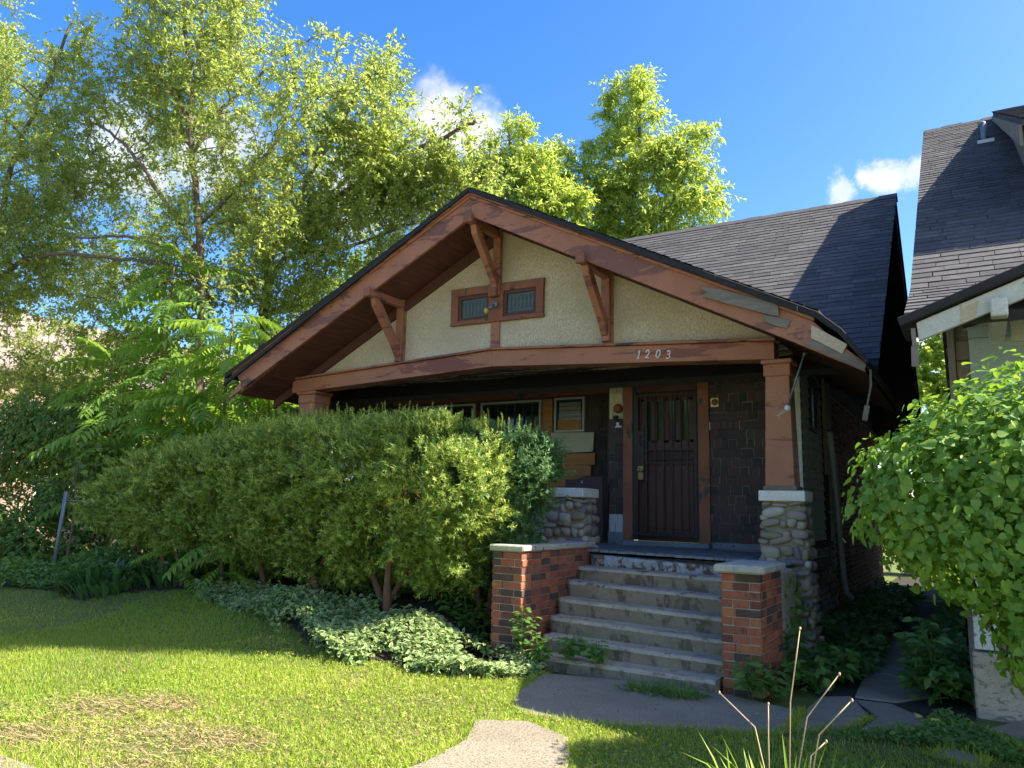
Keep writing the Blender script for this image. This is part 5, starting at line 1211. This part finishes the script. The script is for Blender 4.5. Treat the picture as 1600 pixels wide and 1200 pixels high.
# left undergrowth
shrub('vine_thicket', 'dark tangle of vines hanging over the fence at the left edge', 'vines', (-16, 8, 0),
      [(-16.0, 8.4, 2.8, 1.7, .7, 1.0), (-14.6, 8.5, 2.7, 1.1, .6, 1.0), (-17.5, 8.4, 2.5, 1.4, .7, 1.0), (-13.4, 8.2, 1.6, .55, .5, .9), (-13.0, 7.7, 2.2, .4, .35, .5)],
      13000, VINE, T_LEAF, .10, .072, 302, [((-15.5, 8.4, 0), (-15.2, 8.4, 2.3), .04), ((-13.1, 7.5, 0), (-12.9, 7.4, 2.2), .03), ((-13.4, 7.8, 0), (-13.5, 8.0, 2.0), .03), ((-16.8, 8.4, 0), (-16.5, 8.4, 2.2), .04)], TWIG, .4, .5)
shrub('weedy_shrub', 'bright weedy shrub left of the fence post', 'shrub', (-14.3, 7.4, 0),
      [(-14.3, 7.4, .65, .85, .6, .65), (-15.3, 7.5, .85, .8, .6, .8), (-16.3, 7.5, .7, .8, .6, .7), (-14.2, 8.0, 1.4, .5, .5, .6), (-15.2, 8.2, 1.5, .6, .4, .6), (-13.5, 7.9, .6, .5, .4, .6)], 7500, VINE, T_LEAF, .11, .07, 303, [((-14.3, 7.5, 0), (-14.2, 7.4, .9), .02), ((-15.3, 7.5, 0), (-15.4, 7.4, 1.0), .02)], TWIG, .3, .5, group='weedy shrubs by the fence')
shrub('weedy_shrub', 'thin weedy shrub between the fence post and the hedge trunks', 'shrub', (-12.2, 8.2, 0),
      [(-12.3, 8.2, .9, .5, .5, .6), (-11.7, 8.6, .6, .5, .5, .4), (-12.6, 8.0, 1.7, .35, .4, .5)], 1900, VINE, T_LEAF, .10, .065, 304, [((-12.2, 8.2, 0), (-12.3, 8.2, 1.4), .02), ((-11.8, 8.4, 0), (-11.5, 8.4, 1.6), .03), ((-11.2, 8.3, 0), (-10.9, 8.2, 1.6), .035), ((-12.0, 8.4, 0), (-12.6, 8.1, 1.9), .02)], TWIG, .2, .5, group='weedy shrubs by the fence')

shrub('alley_shrub', 'leafy shrub closing the far end of the passage', 'shrub', (-1.2, 24.5, 0),
      [(-1.3, 24.5, 1.1, 1.3, .7, 1.1), (-.2, 25, 1.3, 1.0, .7, 1.2), (-2.4, 25, 1.2, 1.0, .7, 1.1)], 4200, VINE, T_LEAF, .15, .10, 305, [((-1.2, 24.5, 0), (-1.2, 24.5, 1.6), .04)], TWIG, .5, .5)
# ------------------------------------------------------------ low plants
def clump(label, cx, cy, n, L, W, seed, mat=HOSTA, name='leafy_clump', cat='plant', spread=.35, arch=.6, up=.9, group=None):
    g = np.random.default_rng(seed); root = thing(name, label, cat, (cx, cy, gzf(cx, cy)), group)
    V = []; F = []; T = []
    for i in range(n):
        a = g.uniform(0, 2 * math.pi); r0 = g.uniform(0, spread) ; x = cx + math.cos(a) * r0; y = cy + math.sin(a) * r0 * .7; z = gzf(x, y)
        az = a + g.normal() * .5; l = L * g.uniform(.6, 1.15); ln = g.uniform(.25, 1) ; hx, hy = math.cos(az), math.sin(az); sx, sy = -hy, hx; t_ = g.random(); k = len(V)
        for j, tt in enumerate((0, .3, .65, 1)):
            rr_ = l * (ln * tt * .75); zz = z + l * (up * tt - arch * ln * tt * tt); w = W * (.45, 1, .85, .04)[j]
            V += [(x + hx * rr_ - sx * w / 2, y + hy * rr_ - sy * w / 2, zz + .18 * w), (x + hx * rr_, y + hy * rr_, zz - .1 * w), (x + hx * rr_ + sx * w / 2, y + hy * rr_ + sy * w / 2, zz + .18 * w)]; T += [t_] * 3
        for j in range(3):
            for q in (0, 1): F.append((k + j * 3 + q, k + j * 3 + q + 1, k + j * 3 + q + 4, k + j * 3 + q + 3))
    link('leaves', np_mesh('leaves', np.array(V), np.array(F), mat, np.array(T)), root)['kind'] = 'stuff'
    return root
clump('clump of broad dark green blades at the left of the bed', -10.75, 6.75, 240, .46, .075, 1, spread=.75)
clump('second clump of broad blades behind the first at the bed edge', -9.95, 7.1, 150, .42, .07, 2, spread=.55)
clump('grassy tuft growing at the foot of the lowest step', -2.55, 6.62, 150, .24, .014, 3, mat=WEED, name='grass_tuft', cat='grass tuft', spread=.22, up=.7)
clump('second grassy tuft by the right brick pier foot', -2.22, 6.62, 130, .26, .014, 4, mat=WEED, name='grass_tuft', cat='grass tuft', spread=.18, up=.7)
ir = clump('sunlit strap leaved clump with dry stalks at the bottom edge', -.86, 4.02, 60, .58, .015, 5, mat=IRIS, name='strap_leaf_plant', spread=.24, arch=.55, up=1.0)
for a, m_, c in (((-0.84, 3.98, 0.00), (-0.82, 4.02, 0.67), (-0.77, 4.05, 1.01)), ((-0.86, 3.98, 0.00), (-0.99, 4.02, 0.53), (-1.17, 4.05, 0.66)), ((-0.86, 3.98, 0.00), (-0.74, 3.99, 0.62), (-0.60, 4.05, 0.82)), ((-0.80, 3.98, 0.00), (-0.69, 3.99, 0.55), (-0.55, 4.05, 0.71)), ((-0.92, 3.98, 0.00), (-0.92, 3.99, 0.50), (-0.93, 4.05, 0.64)), ((-0.77, 3.98, 0.00), (-0.73, 3.99, 0.45), (-0.67, 4.05, 0.51))):
    b = MB(); b.tube([a, m_, Vector(m_).lerp(Vector(c), .5), Vector(m_).lerp(Vector(c), .52), c], [.0036, .0032, .0028, .0036, .0024], 5); b.sphere(c, (.006, .006, .009), n=6); b.obj('dry_stalk', DRY, ir, smooth=True)

def carpet(name, label, poly, n, mat, tpl, L, W, h, seed, rim=False, hf=None, kind='stuff', tall=None):
    g = np.random.default_rng(seed); poly_a = np.array(poly); lo, hi = poly_a.min(0), poly_a.max(0); pts = np.empty((0, 2))
    while len(pts) < n:
        q = g.uniform(lo, hi, (n * 2, 2)); pts = np.vstack([pts, q[inpoly(q[:, 0], q[:, 1], poly)]])
    pts = pts[:n]; x, y = pts[:, 0], pts[:, 1]
    hh = h * (.55 + .45 * np.sin(x * 3.1 + 1) * np.cos(y * 4.3)) + .02
    if hf is not None: hh = hh * hf(x, y)
    z = gz(x, y) + np.maximum(hh, .03) * g.random(n) ** .45
    if rim:
        kp = (np.sin(x * 5.1 + 2 * np.sin(y * 4)) + np.cos(y * 6.7 + x)) > -1.15 * g.random(n) - .25; x, y, z = x[kp], y[kp], z[kp]; n = len(x)
    P = np.stack([x, y, z], 1); A = nrm(g.normal(size=(n, 3)) * np.array([1, 1, .45]) + np.array([0, 0, -.05])); Nn = nrm(g.normal(size=(n, 3)) * .45 + np.array([0, -.25, 1]))
    sz = g.uniform(.6, 1.25, n)
    rv = np.array([0, 1, 1, 1, 1, 1, 0.0]) if rim else None
    res = inst(tpl, P, A, Nn, L * sz, W * sz, np.clip(g.normal(.5, .25, n), 0, 1), rimv=rv)
    me = np_mesh(name, res[0], res[1], mat, res[2], res[3] if rim else None)
    o = link(name, me); tag(o, label, None if kind is None else 'ground cover', kind=kind); return o
carpet('variegated_groundcover', 'white edged variegated ground cover along the front of the bed', [(-9.0, 6.85), (-8.3, 6.55), (-7.4, 6.45), (-6.8, 6.25), (-6.1, 5.92), (-5.3, 5.8), (-4.5, 5.95), (-3.85, 6.25), (-3.62, 6.6), (-3.75, 6.95), (-4.5, 7.0), (-5.2, 7.0), (-6.5, 6.95), (-8.0, 7.05)], 15000, VARI, T_LEAF, .068, .043, .19, 11, True, hf=lambda x, y: np.clip(1.25 - .25 * (x < -7.5), 0, 2))
carpet('dark_groundcover', 'dark green weeds covering the shaded bed under the hedge', [(-17.5, 6.6), (-12.6, 6.25), (-11.4, 6.45), (-9.3, 7.2), (-8.2, 7.3), (-6.5, 7.4), (-4.6, 7.2), (-4.5, 8.4), (-9.0, 8.6), (-12, 9.0), (-16.4, 9)], 19000, WEED, T_LEAF, .10, .05, .34, 12)
carpet('alley_weeds', 'dark ivy and weeds filling the passage between the houses', [(-1.62, 7.25), (-1.25, 7.35), (-1.05, 7.9), (-.95, 9), (-1.05, 12), (-1.0, 18), (-1.85, 18), (-1.85, 9.5), (-1.45, 8.6)], 6500, WEED, T_LEAF, .10, .075, .30, 13)
carpet('alley_weeds', 'weeds along the foot of the neighbouring wall', [(-.62, 7.6), (-.16, 7.5), (-.15, 12), (-.15, 18), (-.5, 18), (-.45, 12), (-.62, 9)], 3800, WEED, T_LEAF, .11, .08, .55, 14)
carpet('path_weeds', 'low weeds growing in the joints of the right path', [(-1.0, 6.1), (-.3, 6.3), (.3, 6.2), (.6, 6.6), (-.1, 6.95), (-.35, 7.4), (-.45, 6.6)], 2600, WEED, T_LEAF, .045, .025, .07, 15)
def weed(label, x, y, z, h, n, L, seed, mat=WEED, lean=(0, 0)):
    g = np.random.default_rng(seed); r = thing('weed', label, 'weed', (x, y, z), 'weeds at the steps and walls'); s = MB(); P = []; A = []; Nn = []
    for k in range(4):
        e = np.array([x + g.normal() * h * .35 + lean[0] * h, y + g.normal() * h * .2 + lean[1] * h, z + h * g.uniform(.6, 1)]); b0 = np.array([x, y, z])
        s.tube([b0, (b0 + e) / 2 + (0, 0, h * .08), e], [.006, .005, .003], 4)
        for q in range(n // 4):
            t = g.uniform(.25, 1.0); p = b0 + (e - b0) * t; a = nrm(np.array([g.normal(), g.normal(), -.1])); P.append(p + a * L * .4); A.append(a); Nn.append((g.normal() * .3, -.3 + g.normal() * .3, 1))
            s.tube([p, p + a * L * .42], .0022, 3)
    s.obj('stem', WEED, r)
    m0 = len(P)
    V, F, T = inst(T_LEAF, np.array(P), np.array(A), nrm(np.array(Nn)), L * g.uniform(.7, 1.2, m0), L * .62 * g.uniform(.7, 1.2, m0), np.clip(g.normal(.5, .2, m0), 0, 1))
    link('leaves', np_mesh('leaves', V, F, mat, T), r)['kind'] = 'stuff'
weed('broad leaved weed growing over the second lowest step at left', -3.45, 6.98, .13, .26, 56, .10, 21, lean=(.25, -.2))
weed('broad leaved weed on the left steps beside the first', -3.15, 6.95, .13, .24, 44, .10, 22, lean=(.3, -.1))
weed('feathery green weed against the left brick pier corner', -4.0, 6.95, .1, .62, 80, .075, 23)
weed('pale weed left of the lowest step end', -3.75, 6.85, .05, .35, 48, .09, 24)
weed('leafy weed leaning on the front of the right brick pier', -1.72, 6.85, .0, .48, 52, .11, 25, lean=(-.2, 0))
weed('tangled weed at the right foot of the right brick pier', -1.5, 7.0, .0, .36, 90, .085, 26)
weed('weed by the base of the right stone pier', -1.3, 7.9, .0, .55, 70, .11, 27)
weed('tall weed beyond the stone pier in the passage', -1.55, 9.6, .0, .6, 70, .11, 28)
weed('weed in the passage near the neighbouring corner', -.35, 7.75, .0, .85, 70, .12, 29)
weed('second weed in the passage beside the pale panel', -.5, 8.3, .0, .7, 60, .12, 30)
weed('small fern like weed before the hedge trunk', -6.2, 7.2, .3, .4, 60, .07, 31)
weed('weed at the bed corner near the left brick pier', -4.9, 7.35, .25, .42, 60, .09, 32)
# climbing ivy on the stone pier
g = np.random.default_rng(9); n = 90; zz = .05 + .85 * g.random(n) ** 1.5; P = np.stack([np.full(n, -1.62) + g.uniform(-.05, .08, n), 7.95 + g.uniform(-.05, .7, n) * 1.0, zz], 1)
V, F, T = inst(T_LEAF, P, rdir(n, (0, 0, -1), .5), nrm(np.stack([np.ones(n) * .7, -np.ones(n), g.normal(size=n) * .4], 1)), np.full(n, .07), np.full(n, .055), g.random(n))
iv = link('ivy', np_mesh('ivy', V, F, WEED, T)); tag(iv, 'ivy climbing between the right brick pier and the stone pier', 'ivy')
# fallen leaves
for k, (x, y, s, lab) in enumerate(((-.385, 6.84, .10, 'big yellow leaf lying on the right path'), (-.50, 7.0, .05, 'small pale leaf lying on the dark slab'))):
    V, F, T = inst(T_HEART, np.array([[x, y, .045]]), np.array([[1., .2, .12]]), np.array([[.1, -.5, 1.]]), np.array([s]), np.array([s * .9]), np.array([1.]))
    tag(link('fallen_leaf', np_mesh('fallen_leaf', V, F, leafmat('yellow_leaf_%d' % k, (.55, .50, .06), (.6, .52, .08), (.5, .45, .05), (.5, .45, .05), .2), T)), lab, 'leaf')

# ------------------------------------------------------------ lawn
def lawn():
    g = np.random.default_rng(3); n = 330000
    # denser towards the viewer
    y = 2.55 + (11.5 - 2.55) * g.random(n) ** 1.35; x = g.uniform(-15.5, 1.6, n)
    nearp = int(n * .55); y[:nearp] = g.uniform(2.55, 7.2, nearp); x[:nearp] = g.uniform(-9.5, 1.2, nearp)
    keep = ~inpoly(x, y, BEDP) & (y < 7.4) & ~((x > -3.6) & (y > 6.7))
    for s in SLABS:
        c = np.mean(np.array(s), 0); q = [tuple(c + (np.array(p) - c) * .97) for p in s]; keep &= ~inpoly(x, y, q)
    keep &= ~((x > -1.7) & (y > 5.9) & (g.random(n) < .75)); keep &= ~((x > -.1) & (y > 6.8))
    # bare, dry patches
    dry = np.zeros(n)
    for cx, cy, r, s in ((-4.75, 3.42, .42, 1.8), (-4.3, 3.65, .28, 1.4), (-5.75, 3.65, .32, 1.6), (-5.4, 3.98, .24, 1.1), (-5.5, 3.0, .3, .8), (-4.2, 2.95, .3, .6), (-6.3, 3.2, .3, .6), (-3.5, 4.5, .35, .4), (-3.9, 5.3, .3, .35), (-5.0, 5.6, .25, .35)):
        dry = np.maximum(dry, s * np.exp(-(((x - cx) ** 2 + ((y - cy) * 1.5) ** 2) / r ** 2)))
    pn = .5 + .25 * np.sin(x * 2.1 + 1.3 * np.sin(y * 1.7)) + .25 * np.sin(y * 3.3 + 1.7 * np.cos(x * 1.1) + 2)
    keep &= g.random(n) > np.clip(dry, 0, 1) * .72
    x, y, dry, pn = x[keep], y[keep], dry[keep], pn[keep]; m = len(x)
    P = np.stack([x, y, gz(x, y) - .003], 1)
    fl = (.42 + 1.6 * np.clip(dry, 0, 1)); A = nrm(np.stack([g.normal(size=m) * fl, g.normal(size=m) * fl, np.ones(m)], 1)); L = g.uniform(.022, .058, m) * (1 + .35 * (pn - .5)) * (1 - .3 * dry)
    tpl = (np.array([(0, -.5, 0), (0, .5, 0), (.6, .22, .10), (1, 0, .28)]), np.array([(0, 1, 2), (0, 2, 3)]))
    isdry = g.random(m) < (.07 + .85 * dry + .10 * (pn < .3) + .06 * (x > -5))
    for nm, mask, mat, lab in (('lawn_grass', ~isdry, GRASSM, 'short green lawn grass'), ('dry_lawn_grass', isdry, DRYG, 'dry straw coloured blades in the lawn')):
        k = int(mask.sum())
        t = np.clip(g.normal(.38, .22, k) + .45 * (pn[mask] - .5) + .15 * (x[mask] > -5.5), 0, 1)
        V, F, T = inst(tpl, P[mask], A[mask], rdir(k), L[mask], np.full(k, .0065) * g.uniform(.7, 1.4, k), t)
        tag(link(nm, np_mesh(nm, V, F, mat, T)), lab, 'grass', kind='stuff')
    cs = ((-4.75, 3.42, .20), (-4.3, 3.65, .14), (-5.75, 3.65, .16), (-5.4, 3.98, .12), (-4.1, 2.95, .15), (-5.4, 3.0, .15)); q = []
    for cx, cy, r in cs: q.append(np.stack([g.normal(cx, r * 1.4, 620), g.normal(cy, r, 620)], 1))
    q = np.vstack(q); k = len(q)
    V, F, T = inst(tpl, np.column_stack([q, gz(q[:, 0], q[:, 1]) + g.uniform(.012, .035, k)]), nrm(g.normal(size=(k, 3)) * (1, 1, .18)), nrm(g.normal(size=(k, 3)) * .3 + (0, 0, 1)), g.uniform(.03, .08, k), g.uniform(.003, .007, k), g.random(k))
    tag(link('thatch', np_mesh('thatch', V, F, DRYG, T)), 'tan thatch lying on the worn patches of the lawn', 'grass', kind='stuff')
    # clovery broad weeds in the right part
    k = 7500; wx = g.uniform(-6.4, -1.4, k); wy = g.uniform(3.0, 6.3, k); kp = ~inpoly(wx, wy, BEDP)
    for s in SLABS: kp &= ~inpoly(wx, wy, s)
    wx, wy = wx[kp], wy[kp]; k = len(wx)
    V, F, T = inst(T_LEAF, np.stack([wx, wy, gz(wx, wy) + g.uniform(.012, .045, k)], 1), nrm(g.normal(size=(k, 3)) * (1, 1, .35)), nrm(g.normal(size=(k, 3)) * .35 + (0, 0, 1)), g.uniform(.015, .035, k), g.uniform(.012, .02, k), np.clip(g.normal(.6, .2, k), 0, 1))
    tag(link('lawn_weeds', np_mesh('lawn_weeds', V, F, GRASSM, T)), 'small broad leaved weeds among the lawn grass', 'weeds', kind='stuff')
    # edge tufts hanging over the slabs
    P = []
    for s in SLABS[:3] + SLABS[7:]:
        for a, c in zip(s, s[1:] + s[:1]):
            a, c = np.array(a), np.array(c)
            if a[1] > 6.6 and c[1] > 6.6: continue
            q = int(np.linalg.norm(c - a) * 420); t = g.random(q)[:, None]; P.append(a + (c - a) * t + g.normal(size=(q, 2)) * .022)
    P = np.vstack(P); k = len(P)
    V, F, T = inst(tpl, np.column_stack([P, np.full(k, .01)]), nrm(np.stack([g.normal(size=k) * .7, g.normal(size=k) * .7, np.ones(k)], 1)), rdir(k), g.uniform(.03, .075, k), np.full(k, .007), np.clip(g.normal(.45, .25, k), 0, 1))
    tag(link('edge_grass', np_mesh('edge_grass', V, F, GRASSM, T)), 'longer grass growing over the edges of the path slabs', 'grass', kind='stuff')
lawn()
g = np.random.default_rng(17); n = 620
lx = g.uniform(-8.5, .3, n); ly = 2.7 + 4.4 * g.random(n); lz = gz(lx, ly) + .015
for s_ in SLABS: lz = np.where(inpoly(lx, ly, s_), .052, lz)
V, F, T = inst(T_LEAF, np.stack([lx, ly, lz + g.uniform(0, .02, n)], 1), nrm(g.normal(size=(n, 3)) * (1, 1, .25)), nrm(g.normal(size=(n, 3)) * .35 + (0, 0, 1)), g.uniform(.015, .05, n), g.uniform(.008, .02, n), g.random(n))
tag(link('leaf_litter', np_mesh('leaf_litter', V, F, DRYG, T)), 'small dry leaves scattered on the lawn and the path', 'leaf litter', kind='stuff')
